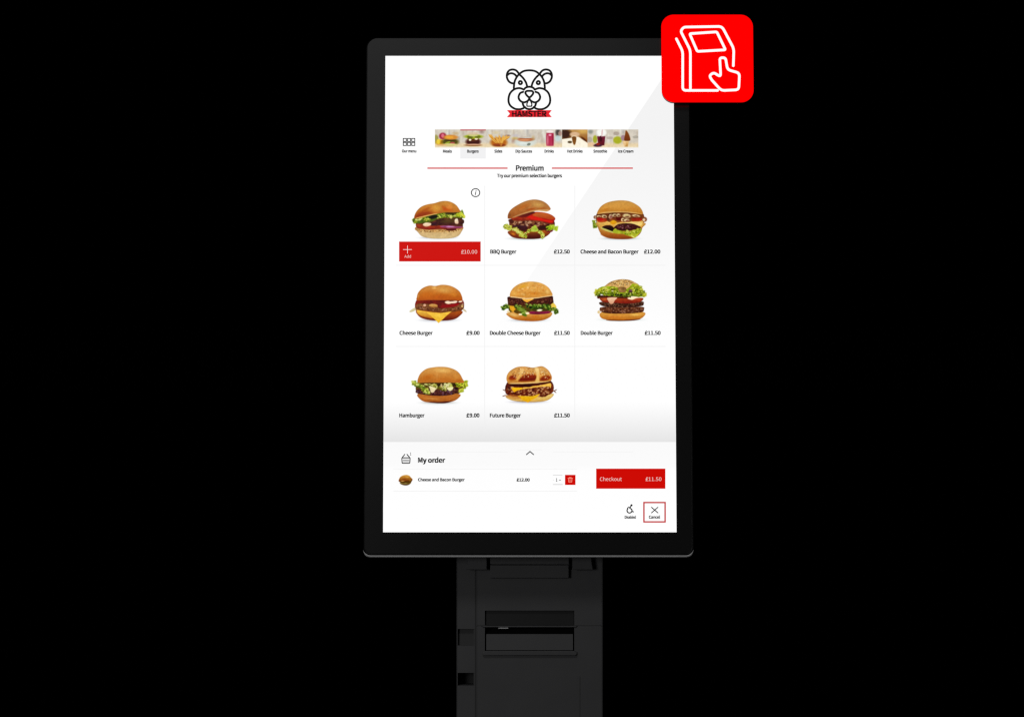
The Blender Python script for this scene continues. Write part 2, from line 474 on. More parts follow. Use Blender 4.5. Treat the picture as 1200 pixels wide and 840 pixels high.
Flat().text('Disabled', 731.9, 745.2, 604.2, 607.2, (16, 16, 16), 0.13).build('accessibility_caption', 3)
F_ = Flat().stroke([(754.6, 588.6), (779.4, 588.6), (779.4, 611.2), (754.6, 611.2)], 1.6, (196, 16, 22), True)
F_.stroke([(763.5, 594.2), (770.9, 600.6)], 1.1, d).stroke([(770.9, 594.2), (763.5, 600.6)], 1.1, d)
F_.text('Cancel', 760.3, 773.6, 604.0, 607.2, (16, 16, 16), 0.13)
F_.build('cancel_button', 3, 'red outlined square button with a cross')

# ------------------------------------------------------------------ pictures shown on the screen
def vnoise(X, Y, scale, seed, octv=3):
    out = np.zeros(X.shape); amp = 1; tot = 0
    for o in range(octv):
        r = np.random.RandomState(seed + o * 17); g = r.rand(64, 64)
        x = X / scale * 2 ** o; y = Y / scale * 2 ** o
        xi = np.floor(x).astype(int); yi = np.floor(y).astype(int); fx = x - xi; fy = y - yi
        fx = fx * fx * (3 - 2 * fx); fy = fy * fy * (3 - 2 * fy)
        a = g[yi % 64, xi % 64]; b = g[yi % 64, (xi + 1) % 64]; c = g[(yi + 1) % 64, xi % 64]; e = g[(yi + 1) % 64, (xi + 1) % 64]
        out += amp * ((a * (1 - fx) + b * fx) * (1 - fy) + (c * (1 - fx) + e * fx) * fy); tot += amp; amp *= .6
    return out / tot - .5

def grade(c, nz, k=1.2, piv=176):
    m = c.mean(-1, keepdims=True); c = (m + (c - m) * .91) * np.array((.985, 1.01, .99))
    c = piv + (c - piv) * k
    return np.clip(np.where(c < 24, 24 + (c - 24) * .3, c) * (1 + .15 * nz[..., None]) - 4, 0, 255)

class Pic:
    def __init__(s, ox, oy, w, h, k, step=.45, back=None):
        s.ox, s.oy, s.k = ox, oy, k
        s.nx, s.ny = int(round(w / step)) + 1, int(round(h / step)) + 1
        gx = np.linspace(0, w * k, s.nx); gy = np.linspace(0, h * k, s.ny)
        s.X, s.Y = np.meshgrid(gx, gy)
        s.c = np.full(s.X.shape + (3,), 255.0); s.a = np.zeros(s.X.shape)
        if back is not None: s.c[:] = back; s.a[:] = 1
        s.seed = int(ox * 7 + oy)
    def over(s, m, col):
        m = np.clip(m, 0, 1); oa = m + s.a * (1 - m)
        s.c = np.where(oa[..., None] > 1e-4, (col * m[..., None] + s.c * (s.a * (1 - m))[..., None]) / np.maximum(oa, 1e-4)[..., None], s.c)
        s.a = oa
    def sdf(s, pts):
        P_ = np.array(pts, float); X, Y = s.X, s.Y
        d = np.full(X.shape, 1e9); ins = np.zeros(X.shape, bool)
        for i in range(len(P_)):
            a, b = P_[i - 1], P_[i]; e = b - a; l = max((e ** 2).sum(), 1e-9)
            t = np.clip(((X - a[0]) * e[0] + (Y - a[1]) * e[1]) / l, 0, 1)
            d = np.minimum(d, (X - a[0] - t * e[0]) ** 2 + (Y - a[1] - t * e[1]) ** 2)
            cr = ((a[1] > Y) != (b[1] > Y)) & (X < (b[0] - a[0]) * (Y - a[1]) / (b[1] - a[1] + 1e-12) + a[0])
            ins ^= cr
        return np.where(ins, 1, -1) * np.sqrt(d)
    def poly(s, pts, top, bot=None, soft=9, nz=0, ns=60, rim=None, rw=40, sm=True, alpha=1, wob=0):
        bot = bot or top
        pp = curve(pts, True, 5) if sm else pts
        d = s.sdf(pp); s.seed += 31
        if wob: d = d + vnoise(s.X, s.Y, 55, s.seed + 5) * wob
        y0 = min(p[1] for p in pts); y1 = max(p[1] for p in pts)
        t = np.clip((s.Y - y0) / (y1 - y0), 0, 1)[..., None]
        col = np.array(top, float) * (1 - t) + np.array(bot, float) * t
        if nz: col = col * (1 + nz * 2 * vnoise(s.X, s.Y, ns, s.seed)[..., None])
        if rim is not None:
            e = .42 * np.exp(-np.maximum(d, 0) / rw)[..., None]; col = col * (1 - e) + np.array(rim, float) * e
        s.over((np.clip(d / soft + .5, 0, 1)) * alpha, np.clip(col, 0, 255)); return d
    gs = 1.0
    def blob(s, cx, cy, rx, ry, col, ang=0, alpha=1, soft=.35, nz=0):
        rx *= s.gs; ry *= s.gs
        a = math.radians(ang); dx, dy = s.X - cx, s.Y - cy
        u = (dx * math.cos(a) + dy * math.sin(a)) / rx; w = (-dx * math.sin(a) + dy * math.cos(a)) / ry
        r = np.sqrt(u * u + w * w)
        c = np.array(col, float) * np.ones(s.X.shape + (1,))
        if nz: s.seed += 3; c = c * (1 + nz * 2 * vnoise(s.X, s.Y, 30, s.seed)[..., None])
        s.over(np.clip((1 - r) / soft + .0, 0, 1) * alpha, np.clip(c, 0, 255))
    def shadow(s, cx, cy, rx, ry, col=(196, 198, 206), a=.75):
        s.blob(cx, cy, rx, ry, col, alpha=a, soft=.9)
        s.blob(cx, cy - 4, rx * .82, ry * .5, (120, 105, 100), alpha=a * .6, soft=.8)
    def specks(s, pts, cols, n, r, seed, alpha=.8, asp=.7, amp=1):
        rd = random.Random(seed); d = s.sdf(curve(pts, True, 4)); yy, xx = np.where(d > r * .6)
        if not len(xx): return
        for _ in range(n):
            q = rd.randrange(len(xx)); x, y = s.X[yy[q], xx[q]], s.Y[yy[q], xx[q]]
            rr = r * rd.uniform(.6, 1.4)
            s.blob(x, y, rr, rr * asp, rd.choice(cols), rd.uniform(-40, 40), alpha, .6)
    def ruffle(s, path, r, n, seed, cols=None, th=1.0):
        """crinkled leaf: overlapping light and dark lobes along a path"""
        cols = cols or [(150, 170, 40), (186, 200, 70), (110, 140, 30), (215, 222, 120), (86, 112, 24)]
        rd = random.Random(seed); c = curve(path, False, 10); n = int(n * 1.5)
        cols = [tuple(min(255, v * f_) for v, f_ in zip(q, (1.02, .95, 1.1))) for q in cols]
        for k in range(n):
            x, y = c[rd.randrange(len(c))]; rr = r * rd.uniform(.5, 1.2)
            x += rd.uniform(-.35, .35) * r; y += rd.uniform(-.6, .6) * r * th
            s.blob(x, y, rr, rr * .62, rd.choice(cols), rd.uniform(-70, 70), .9, .45)
            if rd.random() < .62: s.blob(x + rr * .15, y - rr * .2, rr * .6, rr * .22, (222, 228, 140), rd.uniform(-60, 60), .6, .6)
            if rd.random() < .35: s.blob(x - rr * .2, y + rr * .3, rr * .5, rr * .25, (58, 78, 14), rd.uniform(-60, 60), .75, .6)
    def build(s, label, name='burger_picture', level=6):
        px = s.ox + s.X / s.k; py = s.oy + s.Y / s.k
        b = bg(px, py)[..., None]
        if name != 'category_picture': s.c = grade(s.c, vnoise(s.X, s.Y, 26, s.seed + 9, 3))
        else: s.c = grade(s.c, .5 * vnoise(s.X, s.Y, 40, 7, 3), 1.15, 172)
        c = np.clip(s.c * s.a[..., None] + b * (1 - s.a[..., None]), 0, 255) / 255
        c = np.where(c <= .04045, c / 12.92, ((c + .055) / 1.055) ** 2.4)
        keep = s.a > .012
        q = keep[:-1, :-1] | keep[1:, :-1] | keep[:-1, 1:] | keep[1:, 1:]
        iy, ix = np.where(q); nx = s.nx
        quads = np.stack([(iy + 1) * nx + ix, (iy + 1) * nx + ix + 1, iy * nx + ix + 1, iy * nx + ix], 1)
        used = np.unique(quads); rem = np.full(s.nx * s.ny, -1); rem[used] = np.arange(len(used))
        fx, fy = px.ravel()[used], py.ravel()[used]
        vs = [at(a, b_) for a, b_ in zip(fx.tolist(), fy.tolist())]
        cc = np.concatenate([c.reshape(-1, 3)[used], np.ones((len(used), 1))], 1)
        return ui(name, vs, rem[quads].tolist(), M_VC, level, label, colors=cc)

BUN = dict(soft=12)
K15 = 1120 / 72
PINK = (240, 205, 185)
# 1: glossy knotted bun, dark lettuce, onion, pale seeded base
p = Pic(480, 230, 72, 53, K15)
p.shadow(520, 760, 440, 45, (205, 205, 225))
p.poly([(110, 380), (500, 300), (930, 270), (960, 400), (940, 620), (600, 640), (200, 600), (110, 500)], (96, 84, 30), (120, 60, 30), nz=.25)
p.poly([(118, 590), (165, 675), (240, 740), (400, 772), (600, 778), (780, 765), (890, 725), (940, 660), (960, 590), (800, 560), (300, 560)], (205, 160, 110), (226, 196, 146), nz=.07, ns=50, rim=(176, 146, 116), rw=22)
p.poly([(120, 560), (125, 630), (400, 660), (700, 655), (940, 620), (960, 560), (700, 560), (300, 540)], (170, 110, 62), (214, 170, 112), nz=.16, ns=28)
p.specks([(150, 600), (400, 620), (700, 620), (900, 600), (900, 650), (600, 665), (300, 665), (150, 640)], [(90, 50, 20), (235, 205, 150), (130, 80, 35)], 60, 12, 3)
p.poly([(125, 510), (250, 510), (480, 510), (640, 560), (700, 610), (560, 600), (360, 612), (170, 590), (122, 560)], (176, 84, 44), (150, 44, 16), nz=.12, rim=(120, 50, 24), rw=14)
p.poly([(660, 600), (760, 590), (850, 590), (820, 625), (700, 632)], (110, 34, 20))
p.poly([(380, 500), (470, 430), (560, 405), (700, 395), (830, 395), (960, 420), (995, 470), (960, 510), (800, 530), (600, 530), (440, 545), (385, 530)], (104, 68, 44), (84, 44, 48), nz=.34, ns=50, wob=20)
p.poly([(560, 470), (680, 430), (830, 430), (800, 490), (650, 500)], (110, 92, 52), (96, 70, 50), alpha=.7, soft=40)
p.blob(450, 500, 60, 26, (76, 34, 60), -20, .8)
p.poly([(560, 545), (700, 535), (860, 550), (965, 555), (950, 580), (800, 592), (650, 580), (570, 565)], (176, 96, 150), (150, 62, 92), nz=.12, soft=14)
p.blob(740, 560, 90, 12, (206, 150, 196), 0, .8)
p.poly([(62, 450), (110, 410), (300, 360), (470, 320), (640, 300), (860, 290), (960, 260), (990, 330), (985, 400), (820, 392), (680, 380), (560, 405), (430, 450), (330, 480), (180, 495), (80, 485)], (120, 138, 32), (96, 112, 20), nz=.25, ns=40, wob=24)
p.ruffle([(90, 450), (250, 420), (420, 390), (600, 355), (800, 350), (950, 330)], 46, 46, 11)
p.poly([(350, 385), (420, 345), (500, 345), (490, 390), (400, 420)], (36, 34, 10), soft=30)
p.poly([(640, 320), (700, 290), (860, 290), (850, 325), (720, 335)], (56, 44, 10), soft=30, alpha=.85)
p.ruffle([(880, 350), (940, 330), (985, 380)], 42, 14, 5, [(190, 208, 40), (210, 222, 70), (170, 190, 30)])
p.blob(950, 270, 16, 34, (150, 170, 90), 20, .8)
p.poly([(245, 510), (300, 485), (385, 495), (385, 530), (310, 556), (255, 540)], (250, 225, 195), (226, 180, 150), soft=12)
p.poly([(825, 430), (870, 410), (890, 470), (880, 505), (830, 495)], (250, 235, 210), (232, 190, 160), soft=14)
p.poly([(90, 410), (95, 340), (140, 260), (220, 190), (330, 150), (450, 130), (560, 98), (660, 88), (760, 110), (850, 165), (905, 240), (925, 290), (800, 300), (640, 300), (500, 325), (330, 360), (180, 400)], (216, 150, 74), (190, 104, 38), nz=.07, ns=90, rim=(170, 116, 60), rw=18)
p.poly([(110, 360), (200, 285), (330, 270), (410, 310), (300, 355), (140, 392)], (172, 78, 26), (150, 58, 14), soft=60, alpha=.9)
p.blob(300, 240, 120, 40, (176, 84, 30), -25, .6, .9)
p.blob(490, 220, 110, 90, (226, 164, 76), 20, .85, .9)
p.poly([(600, 180), (700, 230), (780, 260), (640, 270), (610, 230)], (206, 92, 30), soft=40, alpha=.8)
p.blob(720, 200, 90, 45, (232, 140, 74), 20, .7, .9)
p.blob(640, 110, 130, 22, (196, 140, 76), 0, .6, .9)
p.poly([(120, 395), (300, 352), (500, 312), (505, 322), (300, 370), (130, 408)], (232, 180, 110), soft=9, sm=False)
p.build('burger with a glossy twisted bun, dark lettuce and onion')

# 2: lid propped open over tomato
p = Pic(586, 230, 72, 53, K15)
p.shadow(480, 775, 430, 45, (205, 215, 222))
p.poly([(220, 400), (600, 300), (960, 420), (940, 600), (500, 690), (200, 620)], (120, 60, 36), (90, 50, 26), nz=.25)
p.poly([(150, 640), (180, 715), (270, 762), (480, 782), (700, 775), (840, 735), (920, 650), (800, 600), (400, 600)], (196, 110, 44), (112, 46, 20), nz=.14, ns=50, rim=(110, 50, 20), rw=16)
p.blob(240, 690, 60, 26, (230, 140, 50), 20, .8, .8)
p.poly([(820, 600), (960, 620), (930, 655), (850, 650)], (130, 40, 60), soft=16)
p.poly([(165, 470), (230, 420), (500, 410), (800, 460), (970, 500), (950, 580), (820, 620), (620, 640), (430, 650), (250, 600), (190, 560)], (150, 96, 72), (92, 40, 26), nz=.3, ns=45)
p.specks([(220, 450), (500, 450), (760, 480), (930, 520), (900, 570), (600, 560), (300, 560), (210, 520)], [(206, 164, 136), (190, 140, 110), (90, 44, 36), (70, 30, 34), (160, 104, 74)], 70, 30, 7)
p.poly([(220, 540), (330, 530), (470, 545), (500, 590), (430, 625), (300, 580)], (92, 56, 66), (70, 28, 34), nz=.2, soft=16)
p.poly([(690, 590), (760, 540), (900, 560), (860, 600), (740, 606)], (78, 34, 24), soft=20)
p.poly([(150, 440), (220, 415), (250, 480), (200, 500)], (100, 52, 40), soft=16)
p.poly([(540, 340), (640, 290), (800, 300), (930, 340), (1005, 405), (985, 455), (960, 495), (860, 490), (700, 450), (400, 440), (250, 430), (220, 390)], (206, 66, 24), (176, 36, 16), nz=.1, rim=(150, 40, 20), rw=12)
p.poly([(600, 330), (700, 300), (850, 315), (970, 370), (995, 410), (930, 430), (780, 400), (640, 380)], (206, 120, 66), (190, 84, 42), soft=24, alpha=.9)
p.poly([(480, 360), (640, 370), (820, 430), (950, 450), (940, 480), (780, 455), (560, 420)], (226, 50, 24), soft=14)
p.poly([(330, 380), (370, 330), (560, 275), (640, 300), (560, 340), (470, 385)], (96, 34, 34), (130, 50, 34), soft=22)
p.poly([(230, 400), (400, 390), (560, 415), (420, 450), (250, 440)], (176, 70, 36), (150, 50, 26), nz=.2)
p.poly([(140, 400), (150, 320), (210, 235), (330, 155), (470, 90), (620, 62), (760, 85), (860, 145), (920, 225), (905, 255), (840, 278), (740, 255), (640, 265), (480, 310), (330, 345), (220, 400), (170, 412)], (202, 146, 90), (176, 98, 50), nz=.08, ns=80, rim=(150, 96, 56), rw=20)
p.blob(430, 190, 200, 60, (196, 104, 40), -22, .6, .9)
p.blob(690, 160, 150, 60, (214, 166, 96), 8, .8, .9)
p.blob(560, 240, 120, 22, (180, 84, 34), -12, .8, .8)
p.blob(760, 225, 110, 26, (190, 110, 50), -12, .7, .8)
p.poly([(230, 380), (450, 300), (640, 255), (840, 245), (900, 255), (840, 282), (650, 275), (420, 335), (260, 395)], (222, 176, 124), (196, 140, 90), soft=14, alpha=.85)
p.blob(175, 350, 30, 60, (130, 84, 56), 20, .6, .9)
gr = [(168, 186, 50), (196, 206, 76), (140, 158, 34), (214, 220, 110)]
p.ruffle([(95, 540), (140, 570), (200, 590), (300, 620), (380, 680), (450, 720)], 46, 34, 3, gr)
p.ruffle([(470, 740), (490, 660), (560, 620), (620, 560)], 34, 16, 8, gr)
p.poly([(560, 640), (590, 570), (640, 530), (680, 580), (700, 630), (640, 650)], (176, 196, 70), (196, 208, 90), nz=.15, soft=12)
p.ruffle([(700, 640), (760, 680), (790, 730), (770, 770)], 40, 18, 4, gr)
p.ruffle([(860, 600), (920, 580), (980, 570), (1020, 600)], 44, 20, 9, [(150, 190, 30), (176, 210, 40), (196, 220, 90)])
p.poly([(500, 730), (540, 670), (640, 660), (720, 690), (730, 760), (620, 775), (500, 770)], (140, 80, 36), (90, 34, 14), nz=.1, soft=16)
p.build('burger with its lid propped open over tomato slices')

# 3: smooth bun, bacon curls, cheese
p = Pic(690, 230, 72, 53, K15)
p.shadow(570, 775, 440, 45, (200, 208, 216))
p.poly([(165, 290), (600, 270), (975, 300), (965, 560), (600, 700), (200, 600)], (112, 62, 40), (150, 96, 50), nz=.3)
p.poly([(160, 480), (165, 570), (215, 680), (300, 745), (450, 778), (650, 785), (820, 765), (930, 690), (975, 580), (980, 480)], (222, 170, 96), (166, 92, 36), nz=.06, rim=(150, 84, 36), rw=20)
p.ruffle([(100, 470), (100, 520), (120, 560)], 40, 14, 2, [(130, 156, 40), (150, 176, 60), (110, 136, 30)])
p.poly([(160, 440), (300, 440), (600, 450), (960, 440), (985, 520), (940, 570), (700, 640), (450, 640), (250, 600), (170, 520)], (236, 190, 110), (214, 156, 70), nz=.12, wob=14)
p.poly([(640, 480), (760, 470), (960, 480), (940, 540), (820, 520)], (240, 206, 130), soft=16)
p.poly([(150, 390), (240, 400), (340, 420), (330, 460), (240, 480), (165, 470)], (172, 40, 24), (196, 96, 50), nz=.15)
p.poly([(770, 410), (900, 395), (965, 405), (960, 450), (860, 462), (780, 460)], (150, 40, 20), (176, 70, 36), nz=.15)
p.poly([(345, 400), (640, 400), (780, 420), (760, 470), (560, 480), (360, 470)], (126, 60, 36), (170, 110, 60), nz=.3)
p.blob(210, 430, 60, 26, (196, 36, 26), 0, .9)
p.poly([(500, 390), (600, 390), (610, 440), (520, 445)], (110, 26, 14), soft=14)
p.poly([(240, 570), (300, 535), (400, 535), (460, 585), (450, 640), (380, 640), (290, 600)], (74, 40, 26), (46, 22, 14), nz=.3)
p.poly([(450, 590), (520, 520), (640, 495), (780, 500), (880, 530), (950, 570), (900, 600), (780, 625), (600, 635), (500, 620)], (96, 52, 52), (80, 40, 40), nz=.3, ns=40, rim=(60, 26, 22), rw=14)
p.specks([(520, 540), (700, 520), (860, 560), (700, 600), (560, 600)], [(150, 100, 110), (60, 26, 26), (120, 70, 70)], 40, 20, 12)
p.poly([(390, 470), (450, 440), (510, 480), (450, 520), (400, 500)], (236, 176, 40), (222, 150, 30), soft=12)
p.poly([(215, 585), (240, 575), (420, 640), (480, 665), (460, 680), (300, 630)], (206, 196, 110), soft=10)
p.poly([(440, 640), (480, 590), (540, 620), (700, 650), (850, 610), (950, 590), (960, 640), (880, 720), (830, 762), (740, 730), (620, 690), (480, 690)], (160, 170, 50), (196, 190, 70), nz=.2, wob=16)
p.ruffle([(650, 670), (780, 660), (880, 640), (930, 620)], 40, 18, 6, [(170, 186, 40), (196, 204, 80), (140, 160, 30)])
p.blob(800, 735, 46, 12, (236, 222, 130), 35, .9)
p.poly([(215, 690), (300, 660), (600, 700), (780, 760), (650, 782), (420, 772), (290, 740)], (196, 122, 58), (150, 76, 34), nz=.06, soft=20)
for (x, y, rx, ry, an) in ((280, 370, 60, 34, 10), (400, 370, 42, 52, 30), (470, 350, 50, 34, -10), (540, 350, 42, 36, 0), (690, 360, 90, 44, 5), (620, 430, 40, 40, 0), (690, 440, 60, 34, -10), (860, 360, 90, 26, 8), (180, 370, 50, 22, 0)):
    p.blob(x, y, rx, ry, (214, 180, 138), an, 1, .35, .25); p.blob(x + 8, y + 8, rx * .62, ry * .56, (112, 62, 46), an, .9, .6); p.blob(x - rx * .3, y - ry * .45, rx * .4, ry * .25, (240, 220, 184), an, .8, .8)
p.blob(400, 380, 34, 48, (170, 110, 104), 30, .8, .6); p.blob(690, 350, 70, 22, (222, 200, 140), 0, .8, .6); p.blob(700, 455, 26, 18, (176, 104, 90), 0, .9)
p.blob(115, 385, 36, 38, (140, 96, 74)); p.blob(118, 388, 16, 16, (196, 160, 130))
p.blob(1015, 425, 56, 54, (150, 92, 66)); p.blob(1005, 432, 30, 28, (240, 205, 176))
p.poly([(150, 325), (170, 260), (230, 180), (330, 120), (460, 88), (600, 78), (740, 95), (860, 150), (950, 225), (985, 330), (850, 322), (700, 300), (480, 300), (300, 312), (200, 325)], (218, 164, 92), (206, 136, 58), nz=.05, ns=90, rim=(176, 120, 62), rw=22)
p.blob(560, 180, 260, 80, (222, 160, 82), 0, .7, .9); p.blob(300, 250, 110, 34, (190, 112, 40), -15, .5, .9); p.blob(820, 230, 110, 40, (208, 130, 60), 20, .5, .9)
p.poly([(160, 322), (300, 290), (560, 278), (800, 292), (975, 325), (800, 312), (560, 296), (300, 312)], (232, 196, 140), soft=14, alpha=.6)
p.build('burger with bacon curls and melted cheese under a smooth bun')

# 4: plain bun with ketchup and a cheese corner
p = Pic(478, 328, 72, 53, K15)
p.shadow(560, 735, 450, 55, (205, 205, 222))
p.poly([(180, 350), (600, 340), (980, 350), (980, 560), (600, 640), (180, 600)], (150, 40, 20), (130, 70, 40), nz=.2)
p.poly([(30, 570), (120, 510), (160, 520), (150, 550), (60, 590)], (206, 190, 140), soft=10, alpha=.8)
p.poly([(1010, 520), (1060, 560), (1065, 590), (1000, 550)], (206, 180, 140), soft=10, alpha=.8)
p.poly([(160, 560), (180, 640), (260, 700), (420, 735), (620, 745), (820, 725), (930, 670), (990, 570), (700, 540), (400, 540)], (206, 112, 34), (120, 44, 16), nz=.08, rim=(110, 44, 20), rw=20)
p.poly([(165, 570), (320, 580), (430, 640), (460, 700), (330, 680), (210, 640)], (236, 186, 80), (206, 130, 50), soft=24)
p.poly([(155, 450), (300, 430), (700, 480), (980, 430), (1020, 460), (1010, 530), (900, 570), (700, 600), (480, 590), (300, 560), (155, 540)], (146, 96, 66), (130, 76, 46), nz=.22, ns=34, rim=(90, 54, 34), rw=10)
p.specks([(180, 470), (500, 520), (800, 520), (980, 480), (940, 540), (600, 570), (250, 540)], [(176, 126, 100), (96, 56, 36), (160, 110, 90), (110, 70, 50)], 60, 20, 21)
p.poly([(180, 375), (560, 365), (960, 375), (930, 440), (840, 480), (700, 500), (590, 520), (540, 490), (530, 440), (400, 435), (200, 420)], (140, 52, 30), (112, 34, 24), nz=.24)
p.poly([(570, 380), (700, 370), (960, 380), (900, 440), (760, 420), (660, 430)], (110, 36, 22), soft=20)
p.poly([(600, 510), (640, 460), (760, 450), (930, 430), (880, 480), (740, 505)], (176, 24, 44), (150, 16, 26), soft=12)
p.poly([(380, 465), (440, 438), (530, 455), (530, 495), (420, 490)], (226, 176, 110), (190, 130, 66), soft=10)
p.blob(305, 462, 30, 26, (230, 176, 150)); p.blob(735, 412, 74, 32, (248, 218, 194), 5); p.blob(800, 408, 50, 22, (240, 206, 184), 0); p.blob(850, 405, 64, 26, (248, 216, 196), -10); p.blob(960, 395, 46, 18, (246, 220, 200), -10); p.blob(1000, 445, 24, 26, (176, 130, 110)); p.blob(990, 480, 24, 26, (216, 176, 120))
p.poly([(160, 545), (280, 570), (420, 588), (600, 605), (800, 575), (720, 640), (640, 715), (560, 788), (500, 730), (400, 640), (330, 590), (170, 572)], (250, 196, 84), (242, 190, 60), nz=.05, soft=9, sm=False)
p.blob(560, 650, 90, 40, (250, 206, 90), 0, .7, .8)
p.poly([(168, 375), (165, 310), (190, 230), (270, 150), (390, 105), (500, 112), (620, 90), (760, 105), (880, 160), (960, 240), (990, 375), (850, 372), (560, 368), (330, 370)], (222, 160, 92), (196, 96, 24), nz=.04, ns=100, rim=(176, 108, 50), rw=22)
p.blob(350, 260, 160, 80, (206, 110, 36), -10, .55, .9); p.blob(660, 190, 190, 70, (226, 170, 96), 8, .8, .9); p.blob(480, 145, 60, 34, (240, 190, 120), 0, .8, .8)
p.blob(580, 300, 220, 60, (190, 92, 22), 0, .5, .9); p.blob(830, 260, 90, 60, (222, 142, 60), 30, .6, .9); p.blob(190, 300, 26, 70, (216, 170, 110), 8, .5, .9)
p.build('cheese burger with ketchup and a hanging cheese corner')

# 5: double patty under a floury bun, curly lettuce
p = Pic(586, 326, 72, 53, K15)
p.shadow(520, 770, 440, 50, (206, 210, 222))
p.poly([(190, 330), (600, 340), (940, 320), (930, 620), (600, 680), (190, 630)], (90, 56, 34), (120, 110, 40), nz=.25)
p.poly([(120, 640), (160, 700), (260, 750), (450, 780), (650, 785), (820, 755), (930, 690), (930, 620), (700, 620), (300, 610)], (232, 176, 100), (190, 104, 34), nz=.07, rim=(170, 104, 60), rw=16)
p.blob(250, 670, 130, 36, (240, 200, 130), 14, .8, .9); p.blob(640, 700, 100, 36, (212, 118, 40), 0, .7, .9)
p.poly([(930, 470), (985, 460), (1030, 540), (960, 600), (930, 540)], (240, 200, 90), soft=12)
p.poly([(160, 500), (330, 520), (350, 560), (240, 620), (190, 580)], (240, 176, 50), (230, 160, 50), soft=10, sm=False)
p.poly([(250, 600), (330, 560), (520, 580), (540, 640), (400, 660), (290, 640)], (96, 84, 20), (130, 90, 30), nz=.2)
p.poly([(520, 620), (640, 600), (880, 600), (900, 640), (720, 660), (560, 655)], (160, 52, 92), (130, 36, 70), nz=.2, soft=10)
p.poly([(590, 560), (700, 540), (880, 560), (860, 600), (620, 606)], (90, 80, 26), soft=14)
p.poly([(135, 390), (150, 340), (300, 350), (560, 400), (800, 350), (950, 325), (965, 400), (940, 470), (820, 500), (640, 530), (540, 520), (400, 490), (200, 500), (150, 450)], (92, 52, 42), (100, 56, 40), nz=.28, ns=40, rim=(70, 36, 26), rw=14)
p.specks([(160, 380), (300, 380), (600, 420), (900, 360), (930, 440), (700, 480), (500, 480), (200, 470)], [(130, 80, 70), (60, 30, 26), (150, 100, 80), (76, 44, 50)], 70, 18, 33)
p.poly([(395, 370), (600, 370), (620, 380), (540, 420), (490, 445), (430, 410)], (250, 190, 96), (240, 170, 60), soft=9, sm=False)
dk = [(84, 122, 26), (110, 146, 40), (60, 92, 16), (140, 170, 66), (44, 66, 12)]
p.ruffle([(50, 550), (100, 500), (140, 530)], 42, 18, 2, dk)
p.ruffle([(300, 500), (380, 560), (420, 610), (440, 640)], 50, 34, 3, dk)
p.ruffle([(480, 500), (600, 520), (720, 510), (860, 510), (900, 550)], 44, 40, 5, dk)
p.ruffle([(950, 580), (1000, 560), (1040, 600), (1000, 620)], 40, 20, 6, dk)
p.blob(560, 530, 40, 24, (36, 30, 14), 0, .8, .6)
p.blob(720, 585, 66, 26, (250, 236, 206), -5, 1, .5); p.blob(500, 640, 44, 26, (250, 226, 190)); p.blob(370, 660, 40, 20, (248, 228, 190)); p.blob(150, 610, 34, 20, (240, 216, 170))
p.poly([(185, 345), (185, 270), (240, 180), (350, 105), (480, 68), (620, 65), (760, 95), (870, 160), (930, 240), (950, 320), (800, 345), (640, 362), (480, 378), (400, 372), (260, 350)], (232, 176, 100), (222, 150, 70), nz=.1, ns=70, rim=(206, 150, 84), rw=26)
p.blob(420, 150, 120, 44, (236, 170, 50), -20, .75, .9); p.blob(620, 280, 170, 44, (206, 124, 46), 0, .7, .9); p.blob(700, 140, 120, 40, (222, 146, 76), 15, .6, .9); p.blob(870, 250, 60, 60, (240, 196, 124), 20, .7, .9); p.blob(260, 280, 70, 50, (240, 186, 100), 0, .7, .9)
p.specks([(250, 250), (450, 110), (700, 110), (880, 250), (600, 320), (300, 310)], [(240, 200, 140), (210, 130, 60), (230, 170, 90)], 50, 24, 4, .45)
p.poly([(190, 330), (400, 355), (480, 365), (700, 350), (945, 310), (950, 322), (700, 366), (480, 384), (400, 374), (195, 350)], (244, 206, 160), soft=10, sm=False, alpha=.9)
p.build('tall burger with two patties, curly lettuce and a domed bun')

# 6: seeded bun, lettuce, two patties stacked
p = Pic(692, 324, 72, 53, K15)
p.shadow(570, 785, 500, 50, (200, 212, 212))
p.blob(150, 650, 30, 34, (226, 190, 130), 0, .8)
p.poly([(175, 670), (180, 740), (260, 782), (450, 800), (700, 800), (880, 780), (970, 730), (990, 660), (800, 640), (300, 640)], (236, 176, 90), (196, 116, 44), nz=.05, rim=(176, 100, 40), rw=12)
p.blob(420, 740, 170, 22, (222, 130, 56), 0, .7, .9); p.blob(820, 700, 130, 30, (246, 200, 110), 0, .8, .9)
for i in range(9): p.blob(690 + i * 32, 725 + (i % 3) * 6, 4, 24, (190, 130, 50), 0, .5, .8)
p.poly([(300, 792), (600, 795), (900, 775), (800, 800), (560, 812), (350, 806)], (110, 50, 26), soft=14)
PT = [(165, 600), (200, 560), (400, 550), (700, 555), (950, 555), (975, 600), (940, 650), (750, 672), (500, 680), (280, 670), (190, 640)]
p.poly(PT, (130, 82, 62), (100, 58, 40), nz=.25, ns=34, rim=(80, 44, 30), rw=12)
p.specks(PT, [(176, 130, 110), (76, 42, 30), (160, 110, 90), (100, 60, 46)], 80, 20, 5)
PT = [(160, 500), (190, 465), (400, 470), (700, 480), (940, 455), (970, 500), (930, 540), (700, 565), (450, 565), (240, 545)]
p.poly(PT, (104, 72, 60), (84, 54, 42), nz=.25, ns=34, rim=(60, 36, 26), rw=12)
p.specks(PT, [(140, 108, 92), (60, 36, 28), (120, 86, 70)], 70, 18, 6)
p.poly([(180, 390), (400, 380), (700, 400), (940, 390), (945, 440), (840, 480), (640, 495), (450, 480), (250, 470), (190, 440)], (180, 84, 52), (150, 50, 36), nz=.12, rim=(130, 50, 30), rw=10)
